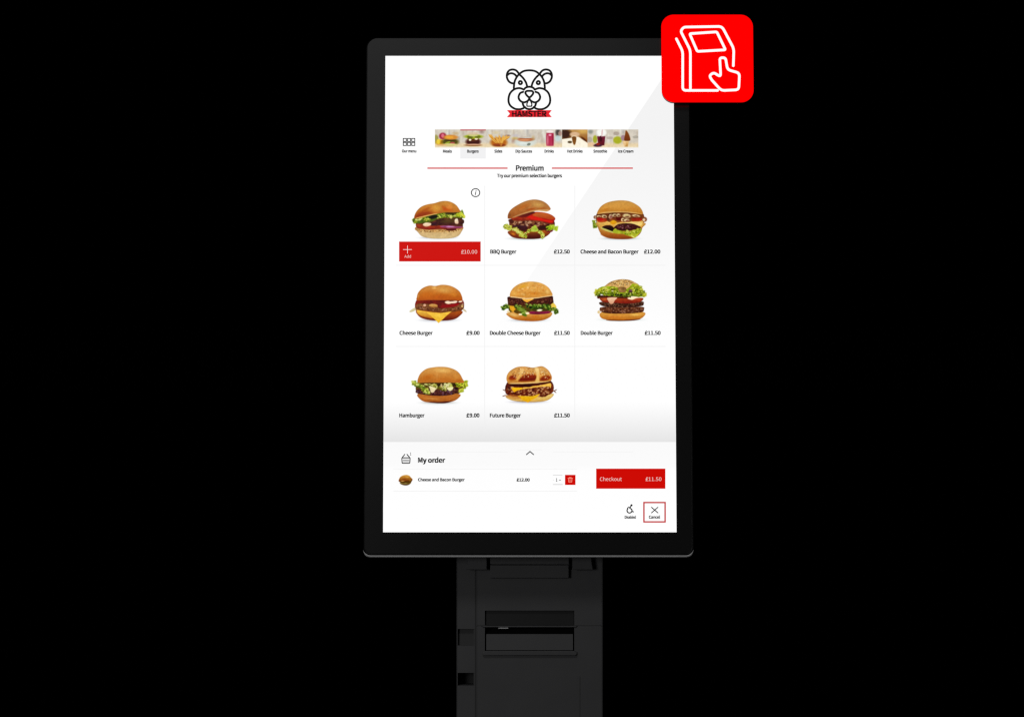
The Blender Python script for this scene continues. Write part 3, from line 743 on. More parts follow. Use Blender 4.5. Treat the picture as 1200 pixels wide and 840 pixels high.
p.blob(250, 420, 70, 30, (206, 116, 66), 0, .7, .8); p.blob(850, 420, 90, 30, (200, 92, 66), 0, .7, .8)
p.poly([(120, 370), (200, 345), (700, 350), (680, 400), (560, 400), (350, 385), (200, 390), (140, 405)], (84, 44, 24), (110, 60, 34), nz=.2, soft=14)
p.poly([(310, 390), (480, 385), (440, 440), (410, 495), (360, 500), (325, 450)], (240, 196, 166), (222, 160, 130), soft=12)
p.poly([(680, 390), (760, 370), (920, 378), (830, 400), (760, 425), (690, 412)], (252, 222, 190), soft=10)
p.poly([(260, 190), (330, 120), (420, 78), (560, 52), (700, 62), (800, 105), (890, 170), (800, 240), (560, 260), (350, 240)], (206, 156, 96), (226, 180, 116), nz=.1, rim=(150, 120, 90), rw=14)
p.specks([(300, 160), (420, 85), (600, 58), (780, 100), (860, 170), (600, 180)], [(80, 60, 50), (110, 86, 66), (236, 206, 150), (240, 214, 160), (96, 70, 60)], 60, 12, 3, .85)
lt = [(176, 188, 40), (150, 166, 34), (206, 210, 84), (120, 140, 30), (190, 200, 50)]
p.poly([(95, 350), (120, 270), (190, 200), (340, 180), (480, 200), (560, 260), (680, 220), (760, 140), (850, 150), (930, 220), (1000, 330), (960, 365), (800, 370), (640, 350), (480, 370), (330, 350), (200, 330)], (160, 176, 40), (130, 146, 34), nz=.25, ns=50, wob=26)
p.ruffle([(110, 310), (200, 250), (320, 240), (450, 260), (500, 320)], 50, 50, 3, lt)
p.ruffle([(660, 320), (760, 240), (850, 200), (930, 270), (980, 340)], 50, 46, 4, lt)
p.specks([(120, 300), (340, 200), (480, 230), (560, 300), (760, 200), (900, 220), (980, 330), (600, 350), (200, 330)], [(60, 76, 16), (84, 96, 24), (228, 226, 140)], 46, 20, 44, .8, .5)
p.ruffle([(360, 340), (480, 340), (600, 340), (720, 350)], 34, 24, 6, [(90, 110, 26), (60, 80, 16), (130, 150, 40), (44, 60, 12)])
p.ruffle([(130, 340), (300, 330), (420, 300)], 26, 14, 16, [(84, 104, 20), (60, 80, 16), (150, 166, 40)])
p.ruffle([(700, 330), (840, 330), (960, 340)], 26, 14, 18, [(84, 104, 20), (60, 80, 16), (150, 166, 40)])
p.poly([(500, 210), (560, 190), (640, 205), (650, 260), (620, 290), (540, 290), (510, 250)], (150, 110, 70), (170, 130, 84), nz=.25, soft=14, rim=(90, 60, 26), rw=10)
p.blob(560, 335, 40, 26, (30, 26, 10), 0, .85, .6); p.blob(730, 260, 44, 34, (110, 66, 100), 0, .85, .5); p.blob(730, 285, 50, 12, (70, 36, 56), 0, .8); p.blob(405, 235, 40, 18, (90, 66, 20), 0, .8, .6); p.blob(850, 310, 40, 18, (100, 80, 26), 20, .8, .6); p.blob(400, 265, 24, 12, (246, 226, 190), 0, .8)
p.blob(560, 120, 100, 40, (234, 196, 130), 0, .6, .9)
p.specks([(440, 90), (600, 60), (740, 90), (680, 170), (560, 190), (460, 160)], [(250, 226, 176), (120, 90, 60), (190, 140, 80)], 30, 11, 9, .8)
p.build('tallest burger, two stacked patties under lettuce and a seeded bun')

# 7: plain bun, light lettuce
p = Pic(480, 424, 72, 53, K15)
p.shadow(530, 745, 430, 50, (208, 210, 214))
p.poly([(165, 350), (600, 340), (960, 350), (930, 560), (600, 640), (160, 590)], (110, 84, 30), (110, 70, 46), nz=.25)
p.poly([(145, 590), (170, 660), (270, 725), (450, 742), (650, 745), (800, 715), (890, 660), (920, 590), (700, 570), (300, 570)], (206, 130, 66), (176, 100, 46), nz=.08, rim=(150, 84, 36), rw=12)
p.blob(420, 670, 200, 20, (226, 160, 90), 3, .8, .9)
p.poly([(350, 730), (560, 728), (760, 715), (660, 750), (500, 752)], (90, 34, 26), soft=14)
PT = [(108, 545), (160, 500), (400, 500), (640, 520), (860, 470), (880, 540), (800, 590), (620, 618), (450, 618), (280, 600), (150, 575)]
p.poly(PT, (96, 60, 60), (92, 50, 52), nz=.28, ns=36, rim=(70, 40, 36), rw=12)
p.specks(PT, [(140, 96, 110), (60, 30, 30), (120, 76, 60), (110, 84, 110)], 70, 18, 8)
p.poly([(240, 400), (330, 375), (560, 380), (760, 380), (870, 400), (800, 450), (600, 480), (400, 450), (280, 440)], (96, 76, 26), (60, 50, 14), nz=.3)
p.ruffle([(70, 380), (150, 410), (220, 450), (290, 520), (340, 570)], 48, 46, 2)
p.ruffle([(300, 430), (400, 420), (480, 450), (560, 470), (640, 490)], 38, 30, 4, [(150, 150, 50), (190, 196, 100), (110, 110, 30), (206, 206, 120)])
p.ruffle([(640, 440), (720, 420), (760, 470)], 44, 20, 7, [(206, 214, 110), (220, 222, 150), (176, 186, 70)])
p.ruffle([(860, 420), (940, 400), (1020, 390), (980, 460), (930, 530)], 48, 46, 5, [(190, 206, 50), (210, 220, 80), (166, 186, 40), (150, 166, 36)])
p.poly([(360, 440), (480, 480), (470, 510), (430, 560), (390, 550), (370, 490)], (240, 226, 180), (232, 206, 170), soft=12)
p.poly([(680, 470), (790, 460), (780, 500), (740, 530), (690, 500)], (240, 228, 180), soft=12); p.blob(580, 430, 22, 40, (216, 186, 140), 0, .9); p.blob(850, 480, 40, 26, (50, 24, 24), 0, .9, .6)
p.poly([(150, 375), (155, 300), (200, 210), (300, 130), (420, 100), (560, 88), (700, 100), (830, 145), (910, 210), (960, 300), (985, 380), (800, 380), (500, 378), (260, 380)], (226, 168, 98), (196, 114, 46), nz=.04, ns=100, rim=(186, 130, 76), rw=22)
p.blob(330, 280, 150, 70, (196, 108, 38), -15, .7, .9); p.blob(600, 160, 190, 54, (240, 190, 116), 4, .8, .9); p.blob(620, 320, 150, 50, (204, 120, 54), 0, .6, .9); p.blob(850, 270, 70, 80, (216, 150, 76), 20, .7, .9); p.blob(500, 230, 12, 120, (240, 180, 110), 0, .5, .9); p.blob(900, 340, 60, 40, (190, 100, 40), 0, .5, .9)
p.build('hamburger with light green lettuce sticking out on both sides')

# 8: seeded split bun, cheese, pulled meat
p = Pic(584, 424, 72, 53, K15)
p.shadow(540, 730, 450, 50, (210, 206, 226))
p.poly([(190, 350), (600, 340), (950, 340), (980, 560), (600, 660), (160, 600)], (96, 40, 20), (130, 70, 36), nz=.25)
p.poly([(150, 620), (170, 670), (300, 712), (500, 728), (700, 730), (880, 705), (980, 640), (1000, 580), (800, 590), (400, 600)], (240, 206, 130), (226, 176, 96), nz=.05, rim=(130, 90, 50), rw=12)
for a in ([(75, 500), (150, 540)], [(60, 632), (160, 600)], [(1000, 540), (1070, 500)], [(1000, 520), (1050, 560)]):
    d_ = a; cx, cy = (d_[0][0] + d_[1][0]) / 2, (d_[0][1] + d_[1][1]) / 2
    p.blob(cx, cy, 48, 11, (130, 84, 70), math.degrees(math.atan2(d_[1][1] - d_[0][1], d_[1][0] - d_[0][0])), .9)
PT = [(150, 480), (200, 440), (400, 460), (700, 430), (940, 380), (1000, 430), (1000, 540), (940, 590), (800, 640), (500, 620), (350, 640), (180, 600), (130, 560)]
p.poly(PT, (130, 66, 36), (120, 56, 26), nz=.3, ns=40, wob=20)
p.specks(PT, [(190, 130, 96), (96, 40, 24), (210, 156, 116), (150, 90, 60), (80, 30, 20), (226, 176, 136)], 120, 24, 8, .85)
p.blob(200, 480, 40, 34, (80, 44, 48), 20, .8, .6)
p.poly([(240, 465), (440, 470), (430, 500), (350, 520), (290, 556), (250, 510)], (250, 196, 40), (236, 170, 20), soft=9, sm=False)
p.poly([(560, 450), (760, 430), (950, 385), (965, 420), (955, 480), (930, 450), (800, 450), (600, 475), (430, 500), (450, 465)], (250, 200, 96), (240, 180, 80), soft=9, sm=False)
p.poly([(350, 615), (500, 625), (620, 625), (760, 580), (700, 650), (600, 700), (540, 742), (490, 720), (430, 690), (370, 650)], (246, 196, 50), (236, 170, 20), nz=.05, soft=9, sm=False)
p.poly([(130, 610), (300, 600), (420, 660), (330, 680), (180, 650)], (196, 120, 60), soft=20, alpha=.6)
p.poly([(200, 390), (500, 380), (900, 370), (960, 360), (990, 420), (950, 380), (700, 410), (560, 460), (380, 440), (240, 440)], (96, 30, 20), (70, 16, 10), nz=.2, soft=12)
p.poly([(150, 330), (160, 240), (220, 160), (340, 95), (480, 85), (620, 105), (690, 95), (800, 80), (900, 140), (960, 230), (975, 300), (930, 355), (700, 380), (450, 395), (260, 400), (190, 400)], (222, 166, 102), (216, 146, 70), nz=.12, ns=60, rim=(170, 116, 66), rw=18)
p.poly([(190, 310), (220, 260), (300, 250), (330, 310), (240, 340)], (140, 44, 20), (180, 84, 26), soft=34)
p.poly([(370, 340), (450, 250), (600, 220), (690, 250), (680, 330), (560, 350), (420, 355)], (160, 70, 28), (122, 38, 8), soft=36, nz=.12)
p.poly([(760, 310), (820, 260), (930, 250), (950, 300), (860, 345), (770, 340)], (166, 70, 24), (150, 60, 20), soft=34, nz=.12)
p.poly([(660, 110), (740, 130), (740, 260), (740, 370), (670, 370), (700, 250)], (246, 210, 150), (236, 190, 110), soft=24, alpha=.9)
p.poly([(400, 150), (470, 140), (430, 240), (350, 340), (330, 310), (380, 230)], (244, 200, 136), (230, 170, 90), soft=24, alpha=.85)
p.specks([(250, 200), (400, 110), (650, 130), (680, 260), (500, 310), (300, 300)], [(250, 224, 180), (240, 206, 150), (130, 70, 40), (196, 120, 70)], 80, 12, 3, .8)
p.specks([(760, 120), (880, 160), (950, 260), (860, 320), (770, 260)], [(250, 224, 180), (150, 90, 50), (240, 206, 150)], 36, 12, 4, .8)
p.poly([(200, 385), (500, 375), (900, 350), (930, 358), (700, 388), (450, 402), (230, 402)], (240, 196, 130), soft=10, sm=False, alpha=.9)
p.build('burger with a seeded split bun, cheese and pulled meat')

# order line picture
p = Pic(464, 552, 24, 20, 42, .3)
p.poly([(200, 560), (250, 640), (400, 690), (560, 690), (690, 630), (740, 540), (500, 500)], (190, 170, 110), (90, 60, 30), soft=34)
p.poly([(140, 480), (200, 430), (500, 420), (790, 400), (800, 450), (700, 580), (500, 590), (250, 560)], (130, 70, 10), (100, 80, 10), soft=34, nz=.15)
p.poly([(145, 490), (150, 400), (220, 280), (350, 205), (520, 180), (660, 220), (730, 300), (810, 400), (700, 470), (560, 440), (440, 480), (230, 480)], (222, 166, 84), (140, 76, 26), soft=34, nz=.06)
p.blob(420, 390, 130, 50, (150, 70, 16), 0, .8, .9); p.blob(560, 280, 140, 60, (226, 168, 84), 10, .8, .9); p.blob(330, 480, 120, 26, (226, 176, 110), -3, .9, .6); p.blob(700, 440, 60, 60, (170, 140, 60), 0, .8, .8)
p.blob(480, 540, 160, 30, (100, 66, 0), 0, .6, .8); p.blob(480, 600, 160, 20, (190, 176, 110), 0, .8, .8)
p.build('tiny burger beside the order line', 'order_picture')

# category pictures: 29.8 by 21 each, painted at 19.35 units per position
K19 = 1200 / 62
def thumb(i, ox):
    """ox: left end of the zoomed view the coordinates below were read from"""
    x0 = 509.7 + 29.8 * i
    p = Pic(x0, 152, 29.8, 21.3, K19, .5, (214, 200, 190)); p.X += (x0 - ox) * K19; p.Y += 2 * K19
    p.over(np.clip((p.Y - 320) / 60, 0, 1), np.array((232, 206, 172), float) * np.ones(p.X.shape + (1,)))
    p.c = p.c * (1 + .1 * vnoise(p.X, p.Y, 60, i * 5)[..., None])
    rd = random.Random(i)
    for _ in range(9):
        g = rd.choice([(196, 196, 206), (240, 238, 238), (184, 160, 144), (150, 142, 146), (236, 222, 200)])
        p.blob(p.X[0, 0] + rd.uniform(0, 577), rd.uniform(40, 280), rd.uniform(20, 60), rd.uniform(70, 170), g, 0, .45, .98)
    p.gs = 1.34; return p
def tb(p, i, ox, label):
    p.X -= (509.7 + 29.8 * i - ox) * K19; p.Y -= 2 * K19
    if i == 1:
        p.over((p.Y < 24).astype(float), np.array((196, 40, 56), float) * np.ones(p.X.shape + (1,)))
    f = np.clip((p.Y - 370) / 60, 0, 1) * .6; p.over(f, np.array((252, 244, 236), float) * np.ones(p.X.shape + (1,)))
    p.build(label, 'category_picture', 3)
p = thumb(0, 508)
p.blob(210, 190, 76, 70, (176, 56, 80)); p.blob(210, 180, 30, 40, (226, 110, 140)); p.blob(60, 260, 50, 90, (160, 150, 60), 0, .8); p.blob(500, 130, 80, 40, (206, 176, 136), 0, .8, .7)
p.blob(150, 330, 90, 60, (222, 176, 50)); p.blob(110, 310, 30, 50, (240, 206, 70)); p.blob(180, 330, 20, 50, (200, 140, 30), 20)
p.blob(380, 320, 170, 80, (100, 90, 30)); p.blob(390, 215, 150, 50, (222, 146, 66)); p.blob(360, 215, 80, 26, (240, 170, 60)); p.blob(320, 340, 60, 20, (160, 170, 60), -20); p.blob(430, 350, 50, 26, (190, 90, 90)); p.blob(380, 285, 110, 10, (60, 30, 14)); p.blob(370, 385, 160, 26, (222, 206, 140)); p.blob(180, 390, 110, 16, (226, 176, 120))
tb(p, 0, 508, 'small picture of a burger meal with fries and a red drink')
p = thumb(1, 508)
p.blob(900, 320, 150, 80, (84, 34, 26)); p.blob(900, 260, 110, 46, (110, 60, 30)); p.blob(910, 200, 190, 46, (166, 176, 40)); p.blob(830, 210, 60, 30, (110, 116, 14)); p.blob(1000, 205, 60, 26, (120, 124, 30)); p.blob(830, 275, 26, 20, (250, 236, 206)); p.blob(970, 255, 34, 16, (246, 220, 196)); p.blob(900, 170, 100, 26, (206, 200, 130)); p.blob(900, 130, 120, 30, (222, 190, 160), 0, .7)
p.blob(900, 395, 180, 24, (170, 120, 76)); p.blob(910, 378, 150, 12, (226, 170, 140)); p.blob(1090, 90, 60, 50, (150, 110, 110), 0, .6, .8)
tb(p, 1, 508, 'small picture of a burger under a red line')
p = thumb(2, 568)
p.blob(520, 180, 70, 26, (150, 110, 100), 0, .8, .7); p.blob(260, 110, 90, 40, (222, 200, 160), 0, .7, .8)
p.blob(320, 330, 170, 100, (196, 110, 30)); p.blob(330, 395, 130, 26, (150, 66, 30)); 
for (x, y, a) in ((180, 230, 60), (230, 300, 40), (290, 270, 62), (350, 250, 70), (330, 320, 60), (410, 260, 100), (400, 320, 110), (450, 240, 130), (150, 220, 50), (490, 240, 150)):
    p.blob(x, y, 84, 24, (236, 176, 84), a, 1, .45); p.blob(x + 14, y + 14, 70, 7, (180, 104, 24), a, .7, .7)
p.blob(320, 370, 130, 26, (176, 84, 26), 0, .7, .7)
tb(p, 2, 568, 'small picture of a bowl of fries')
p = thumb(3, 568)
p.blob(690, 240, 80, 40, (206, 176, 96), 0, .8, .7); p.blob(660, 300, 60, 60, (170, 120, 100), 0, .6, .8); p.blob(700, 180, 90, 40, (190, 176, 190), 0, .6, .8)
p.blob(920, 330, 220, 90, (214, 214, 210)); p.blob(930, 262, 170, 46, (190, 120, 84)); p.blob(900, 280, 110, 18, (222, 150, 110)); p.blob(950, 222, 150, 10, (206, 200, 196)); p.blob(1000, 375, 40, 26, (130, 136, 126), -20, .9); p.blob(1100, 230, 40, 60, (190, 150, 90), 0, .5, .8); p.blob(870, 350, 90, 30, (232, 236, 236), 0, .7, .8)
tb(p, 3, 568, 'small picture of a white bowl of sauce')
p = thumb(4, 628)
p.blob(500, 110, 60, 90, (70, 60, 60), 0, .85, .6); p.blob(550, 130, 40, 50, (190, 150, 140), 0, .8); p.blob(500, 240, 60, 60, (196, 214, 220), 0, .8); p.blob(320, 85, 70, 22, (245, 225, 228))
p.poly([(235, 140), (260, 122), (380, 122), (405, 145), (405, 380), (380, 412), (260, 412), (235, 380)], (190, 50, 86), (196, 66, 100), soft=20); p.blob(320, 165, 30, 22, (240, 150, 180)); p.blob(270, 280, 14, 110, (226, 130, 150), 0, .8); p.blob(385, 270, 12, 120, (150, 30, 60), 0, .7)
tb(p, 4, 628, 'small picture of a red drinks can')
p = thumb(5, 628)
p.poly([(590, 20), (1180, 20), (1180, 360), (960, 200), (590, 260)], (206, 160, 100), (150, 84, 34), soft=20, sm=False); p.blob(660, 140, 140, 110, (74, 44, 26), 0, .95, .5); p.blob(1080, 80, 140, 60, (226, 180, 100), 0, .8, .8); p.blob(1090, 260, 90, 26, (90, 44, 10), 38, .8, .6)
p.poly([(590, 260), (960, 210), (1180, 350), (1180, 450), (590, 450)], (250, 236, 222), soft=16, sm=False)
p.blob(880, 150, 100, 50, (222, 180, 146)); p.blob(870, 200, 60, 20, (236, 206, 176)); p.poly([(820, 215), (915, 215), (895, 370), (850, 372)], (130, 80, 30), (150, 96, 40), soft=16); p.blob(770, 325, 46, 26, (110, 90, 66))
tb(p, 5, 628, 'small picture of a hand pouring a hot drink')
p = thumb(6, 688)
p.blob(80, 90, 60, 50, (130, 134, 130), 0, .7, .7); p.blob(180, 260, 44, 80, (176, 176, 60)); p.blob(60, 270, 50, 60, (176, 160, 150), 0, .7); p.blob(510, 230, 70, 30, (180, 160, 150), 0, .6)
p.blob(325, 110, 100, 76, (246, 240, 240)); p.poly([(228, 195), (415, 195), (390, 400), (255, 400)], (130, 44, 70), (110, 20, 44), soft=16, sm=False); p.blob(310, 250, 30, 60, (76, 6, 36), 0, .8); p.blob(340, 110, 14, 90, (222, 176, 180), 4, .8); p.blob(240, 400, 90, 34, (90, 50, 70)); p.blob(250, 370, 40, 26, (160, 50, 40)); p.blob(90, 370, 70, 40, (236, 186, 150), 0, .7)
tb(p, 6, 688, 'small picture of a purple smoothie glass with berries')
p = thumb(7, 688)
p.blob(690, 280, 90, 76, (180, 180, 50)); p.blob(660, 130, 60, 40, (170, 150, 140), 0, .7); p.blob(1100, 210, 60, 30, (170, 160, 150), 0, .7); p.blob(820, 230, 50, 60, (170, 130, 146), 0, .9)
p.poly([(880, 60), (940, 130), (980, 280), (880, 300), (840, 280), (860, 150)], (150, 84, 30), (130, 66, 14), soft=20); p.poly([(800, 305), (950, 305), (920, 430), (850, 430)], (240, 196, 140), (196, 140, 70), soft=16, sm=False); p.blob(850, 360, 26, 60, (246, 206, 160), 0, .7)
tb(p, 7, 688, 'small picture of a chocolate ice cream cone')

# ================================================================== the column under the display
CY = .012                                             # depth of the column's front face
def X(px, y=CY): return Q(px, 0, y)[0] - KO.x
def Zc(py, y=CY): return Q(600, py, y)[1]
def yk(y): return y - KO.y
BOT = .03
ZT = 1.035

def plate(x0, x1, z0, z1, holes, yf, depth, hd):
    """front plate with rectangular openings; walls go back hd"""
    xs = sorted({x0, x1} | {q for h in holes for q in h[:2]}); zs = sorted({z0, z1} | {q for h in holes for q in h[2:]})
    v = []; f = []
    def quad(*p): n = len(v); v.extend(p); f.append((n, n + 1, n + 2, n + 3))
    for i in range(len(xs) - 1):
        for j in range(len(zs) - 1):
            cx, cz = (xs[i] + xs[i + 1]) / 2, (zs[j] + zs[j + 1]) / 2
            if any(h[0] < cx < h[1] and h[2] < cz < h[3] for h in holes): continue
            quad((xs[i], yf, zs[j]), (xs[i + 1], yf, zs[j]), (xs[i + 1], yf, zs[j + 1]), (xs[i], yf, zs[j + 1]))
    for a, b, c, d in holes:
        yb = yf + hd
        quad((a, yf, c), (a, yf, d), (a, yb, d), (a, yb, c)); quad((b, yf, d), (b, yf, c), (b, yb, c), (b, yb, d))
        quad((b, yf, c), (a, yf, c), (a, yb, c), (b, yb, c)); quad((a, yf, d), (b, yf, d), (b, yb, d), (a, yb, d))
    e = .0012; yb = yf + depth           # eased outer edge, then the sides
    a, b, c, d = x0, x1, z0, z1; A, B, C, D = x0 - e, x1 + e, z0 - e, z1 + e; ye = yf + e
    quad((A, ye, C), (a, yf, c), (a, yf, d), (A, ye, D)); quad((b, yf, c), (B, ye, C), (B, ye, D), (b, yf, d))
    quad((a, yf, d), (b, yf, d), (B, ye, D), (A, ye, D)); quad((A, ye, C), (B, ye, C), (b, yf, c), (a, yf, c))
    quad((A, yb, C), (A, ye, C), (A, ye, D), (A, yb, D)); quad((B, ye, C), (B, yb, C), (B, yb, D), (B, ye, D))
    quad((A, ye, D), (B, ye, D), (B, yb, D), (A, yb, D)); quad((A, yb, C), (B, yb, C), (B, ye, C), (A, ye, C))
    return v, f

yf = yk(CY)
E = .0012
# core behind the covers
mb = MB(); mb.box(X(538), X(703.5), yk(.045), yk(.135), BOT - .002, ZT - .004)
mb.build('column_core', M_HOLE, kiosk)
# upper cover (above the faint seam) with the printer opening; lower door
hole = (X(568.2), X(673), Zc(766), Zc(715))
seam = Zc(733.6)
v, f = plate(X(559.4), X(705.2), seam + .0012, ZT, [(hole[0], hole[1], seam + .0012, hole[3])], yf, .09, .03)
obj('upper_cover', v, f, M_COL, kiosk)
v, f = plate(X(559.4), X(705.2), BOT, seam - .0012, [(hole[0], hole[1], Zc(764.5), seam - .0012)], yf + .0003, .09, .03)
door = obj('service_door', v, f, M_COL, kiosk)
mb = MB(); mb.box(X(559.6), hole[0] - .004, yf + .0005, yf + .004, seam - .002, seam + .002); mb.build('cover_joint', M_COL, kiosk)
mb = MB(); mb.box(hole[1] + .004, X(705), yf + .0005, yf + .004, seam - .002, seam + .002); mb.build('cover_joint', M_COL, kiosk)
# faint vertical fold lines on the door
mb = MB(); mb.box(X(679), X(679.8), yf - .0002, yf + .001, BOT + .02, Zc(792)); mb.build('door_seam', M_SEAM, door)
# left strip with a shallow socket and a deep slot
v, f = plate(X(536.2), X(556.6), BOT, ZT, [(X(536.35), X(556.2), Zc(756), Zc(736.6)), (X(536.35), X(556.2), Zc(803), Zc(788))], yf + .001, .09, .03)
strip = obj('side_strip', v, f, M_COL, kiosk)
mb = MB(); mb.box(X(536.35), X(556.2), yf + .006, yf + .012, Zc(756), Zc(736.6)); mb.build('card_socket', M_SOCK, strip)
mb = MB(); mb.box(X(536.35), X(556.2), yf + .026, yf + .030, Zc(803), Zc(788)); mb.build('reader_slot', M_FLAP, strip)
mb = MB(); mb.box(X(555), X(561), yf + .0016, yf + .05, BOT + .002, ZT - .003); mb.build('column_seam', M_SEAM, kiosk)

# receipt printer: flap, lip, tray, frame
printer = empty('receipt_printer', (0, 0, 0)); bpy.data.objects.remove(printer)
mb = MB(); mb.box(hole[0] + .0003, hole[1] - .0003, yf + .0035, yf + .008, Zc(732.4), hole[3] - .0003, .0004)
flap = mb.build('printer_flap', M_FLAP, kiosk, label='dark flap over the receipt opening')
mb = MB(); mb.box(hole[0] - .0028, hole[1] + .0028, yf - .0012, yf + .004, Zc(734.2), Zc(732.9), .0004)
mb.build('flap_edge', M_COL, flap)
mb = MB()
a, b = hole[0] + .0016, hole[1] - .0016
zt, zb = Zc(735), Zc(761.5)
mb.add([(a, yf + .022, zt), (b, yf + .022, zt), (b, yf + .004, zt - .008), (a, yf + .004, zt - .008), (b, yf + .0015, zb), (a, yf + .0015, zb)], [(3, 2, 1, 0), (5, 4, 2, 3)])
tray = mb.build('receipt_tray', [M_COL, M_HOLE], kiosk); tray.data.polygons[0].material_index = 1  # upper face coloured black: the shade in the opening is painted on
mb = MB(); mb.prism([(hole[0] - .0030, Zc(766.2)), (hole[0] - .0012, Zc(767.3)), (hole[1] + .0012, Zc(767.3)), (hole[1] + .0030, Zc(766.2)), (hole[1] + .0030, Zc(763.8)), (hole[1], Zc(762.2)), (hole[0], Zc(762.2)), (hole[0] - .0030, Zc(763.8))], yf - .0028, yf + .003, .0007)
mb.build('tray_lip', M_COL, tray)
mb = MB(); mb.box(X(584), X(595.5), yf + .001, yf + .006, Zc(736.3), Zc(735.0), .0002)  # light grey bar for the edge of the receipt paper
mb.build('receipt_edge', M_PAPER, flap, label='small light grey sliver of receipt paper')

# mounting bracket under the display
mb = MB(); mb.box(X(574.5), X(666.5), yf - .007, yf + .004, Zc(676.6), Zc(661.3), .0008); mb.box(X(574.5), X(666.5), yf - .006, yf + .004, Zc(660.2), ZT, .0005)
br = mb.build('mounting_bracket', M_COL, kiosk)
mb = MB(); mb.prism([(X(547), Zc(666.4)), (X(570.6), Zc(666.4)), (X(570.6), ZT), (X(551.5), ZT)], yf - .012, yf + .003, .0007)
mb.build('bracket_lug', M_COL, br)
mb = MB(); mb.prism([(X(670.6), Zc(666.4)), (X(694.5), Zc(666.4)), (X(689.5), ZT), (X(670.6), ZT)], yf - .012, yf + .003, .0007)
mb.build('bracket_lug', M_COL, br)
for x0_, x1_ in ((571.2, 573.9), (667.1, 670)):
    mb = MB(); mb.box(X(x0_), X(x1_), yf - .001, yf + .004, Zc(667), ZT); mb.build('bracket_gap', M_HOLE, br)
# neck from the column up the back of the display, and the foot plate
mb = MB(); mb.box(X(560), X(681), yk(.062), yk(.12), ZT - .03, CAMZ + .02, .004)
mb.build('neck', M_COL, kiosk)
mb = MB(); mb.box(-.2, .2, yk(-.13), yk(.25), 0.001, BOT - .004, .003)
mb.build('base_plate', M_COL, kiosk)

# ================================================================== overlaid red badge graphic, built as an added glowing panel
BW = .013                                          # badge face stands this far proud of the bezel
def B(px, py): return P(px, py, BW)
bx0, by1 = B(774.8, 17.5); bx1, by0 = B(883.3, 120.1)
bcx, bcy = (bx0 + bx1) / 2, (by0 + by1) / 2
sloc = P0 + Vector((1, 0, 0)) * bcx + U * bcy + N * .002
sign = empty('added_icon_badge', sloc, DROT)  # overlaid badge graphic, added as a glowing panel
sign['label'] = 'glowing red square sign with a white kiosk-and-hand pictogram at the kiosk\'s top right corner'
sign['category'] = 'sign'
def badge_mat(name, rgb):
    m = mat(name, tuple(v * .5 for v in rgb), .3, .2)
    b = m.node_tree.nodes['Principled BSDF']; b.inputs['Base Color'].default_value = (0, 0, 0, 1); b.inputs['Specular IOR Level'].default_value = 0
    b.inputs['Emission Color'].default_value = (*rgb, 1); b.inputs['Emission Strength'].default_value = 1.0
    return m
M_RED = badge_mat('badge_glow_red', (1, 0, 0)); M_WHT = badge_mat('badge_glow_white', (1, 1, 1))  # added glow that gives the badge graphic its flat colours
rb = .0148
hw, hh = (bx1 - bx0) / 2, (by1 - by0) / 2
def ro(d): return rrect(-hw + d, hw - d, -hh + d, hh - d, (rb - d,) * 4, 12)
v, f = slab([(ro(.002), 0), (ro(.0006), .0012), (ro(.0006), .0098), (ro(.001), .0100)])
obj('added_badge_casing', v, f, M_HOUSE, sign)
v, f = slab([(ro(0), .0102), (ro(0), .0108), (ro(.0003), .011)])
obj('added_badge_panel', v, f, M_RED, sign)
ZB = lambda x, y: (lambda q: (q[0] - bcx, q[1] - bcy))(B(740 + x / 6.461, y / 6.461))
wv = []; wf = []
def picto(pts, closed=False, k=0):
    V, Fq = ribbon([ZB(*p_) for p_ in pts], .0030, closed)
    n = len(wv); m_ = len(V); z = .0116 + k * 3e-5
    wv.extend([(a, b, z) for a, b in V]); wv.extend([(a, b, .0110) for a, b in V])
    for q in Fq:
        wf.append(tuple(i + n for i in reversed(q)))
        for i in range(len(q)): wf.append((q[i] + n, q[(i + 1) % len(q)] + n, q[(i + 1) % len(q)] + n + m_, q[i] + n + m_))
picto(fillet([(340, 297), (388, 392), (388, 687), (652, 687)], 26), False, 0)
picto(fillet([(446, 682), (446, 385), (372, 238), (396, 208), (685, 203), (775, 372), (771, 500)], 28), False, 1)
picto(fillet([(440, 258), (646, 244), (712, 380), (498, 392)], 12, True), True, 2)
picto(fillet([(680, 688), (812, 682), (818, 556), (727, 530), (712, 440), (668, 440), (676, 585), (622, 552), (590, 575), (606, 606)], 26, True), True, 3)
obj('pictogram', wv, wf, M_WHT, sign)
mb = MB(); mb.box(-.045, -.015, -.04, -.005, -.004, -.0002, .0008); mb.box(-.045, -.015, -.0100, .012, -.03, -.0002, .0008)
# added clamp that hooks the added badge panel over the housing's top edge
mb = MB(); ty = hy1 - bcy
mb.box(-hw + .004, -hw + .026, ty - .012, ty + .010, -.0018, -.0001); mb.box(-hw + .004, -hw + .026, ty + .0006, ty + .010, -.040, -.0019)
mb.build('added_badge_clamp', M_HOUSE, sign)

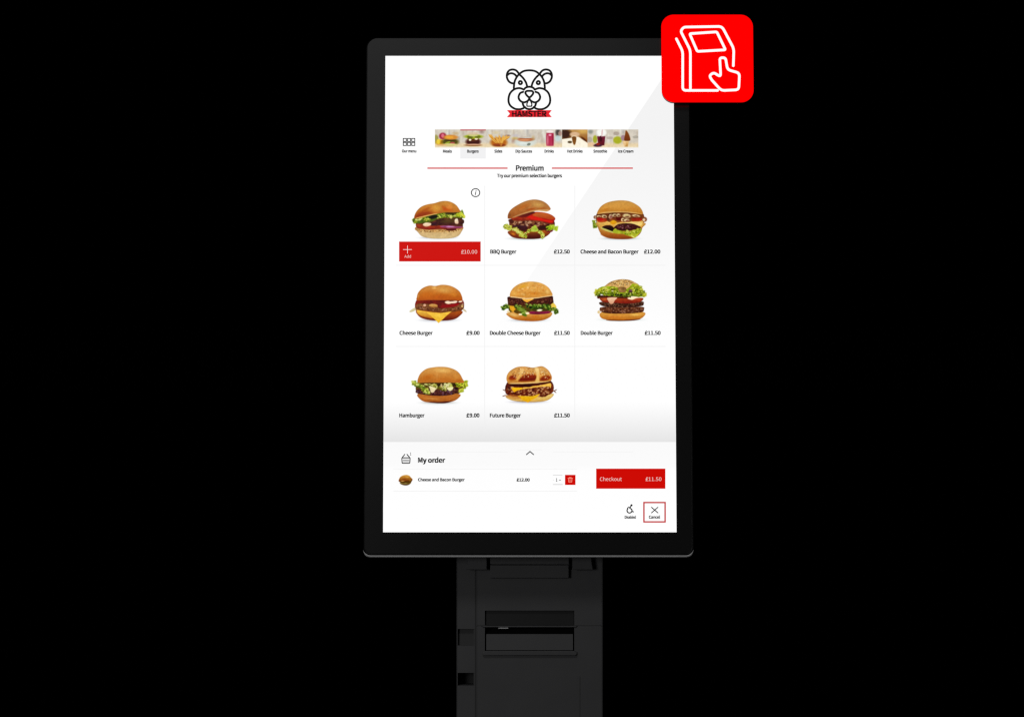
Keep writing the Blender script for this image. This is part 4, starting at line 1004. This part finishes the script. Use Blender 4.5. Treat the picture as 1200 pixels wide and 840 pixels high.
# ================================================================== setting: black studio sweep and floor
o = obj('floor', [(-6, -6, 0), (6, -6, 0), (6, 3.0, 0), (-6, 3.0, 0)], [(0, 1, 2, 3)], M_VELVET); o['kind'] = 'structure'; o['label'] = 'black studio floor'
v = []; f = []
prof = [(3.0, 0.004)] + [(3.0 + 1 * math.sin(a), 1.004 - math.cos(a)) for a in [math.radians(q) for q in range(10, 91, 10)]] + [(4.0, 6)]
for y, z in prof: v += [(-6, y, z), (6, y, z)]
for i in range(len(prof) - 1): f.append((2 * i, 2 * i + 1, 2 * i + 3, 2 * i + 2))
o = obj('backdrop', v, f, M_VELVET, smooth=True); o['kind'] = 'structure'; o['label'] = 'black studio backdrop'

# ================================================================== lamps
def area(name, loc, target, sx, sy, power, color=(1, 1, 1), roll=0):
    l = bpy.data.lights.new(name, 'AREA'); l.shape = 'RECTANGLE'; l.size = sx; l.size_y = sy; l.energy = power; l.color = color
    o = bpy.data.objects.new(name, l); COL.objects.link(o); o.location = loc
    o.rotation_euler = (Vector(target) - Vector(loc)).to_track_quat('-Z', 'Y').to_euler(); return o
# soft box up on the left: its lower right edge is what the bezel glass mirrors
A_ = Vector((.32, 2.48)); B_ = Vector((-.34, 1.68)); dd = (A_ - B_).normalized(); nn = Vector((-dd.y, dd.x)); c_ = (A_ + B_) / 2 + nn * .65
l = bpy.data.lights.new('softbox', 'AREA'); l.shape = 'SQUARE'; l.size = 1.3; l.energy = 1.55
o = bpy.data.objects.new('softbox', l); COL.objects.link(o); o.location = (c_.x, -2.5, c_.y)
o.rotation_euler = (math.radians(90), -math.atan2(dd.y, dd.x), 0)
area('key_lamp', (-1.3, -2.6, 1.28), (0, 0, .98), .7, .7, 18)
area('top_lamp', (-.5, -1.5, 2.75), (0, 0, .95), .6, .4, 13)
area('rim_lamp', (1.6, -.2, 1.0), (.1, .05, .9), .3, 1.0, 1.2)

# ================================================================== camera
cam = bpy.data.cameras.new('camera'); cam.lens = 105; cam.sensor_width = 36; cam.sensor_fit = 'HORIZONTAL'; cam.clip_start = .05; cam.clip_end = 100
co = bpy.data.objects.new('camera', cam); COL.objects.link(co); co.location = (CAMX, CAMY, CAMZ); co.rotation_euler = (math.radians(90), 0, 0)
S.camera = co
S.cycles.max_bounces = 4
S.cycles.use_denoising = False            # the denoiser smears the small lettering
S.cycles.use_adaptive_sampling = False
S.cycles.pixel_filter_type = 'BLACKMAN_HARRIS'; S.cycles.filter_width = 1.3
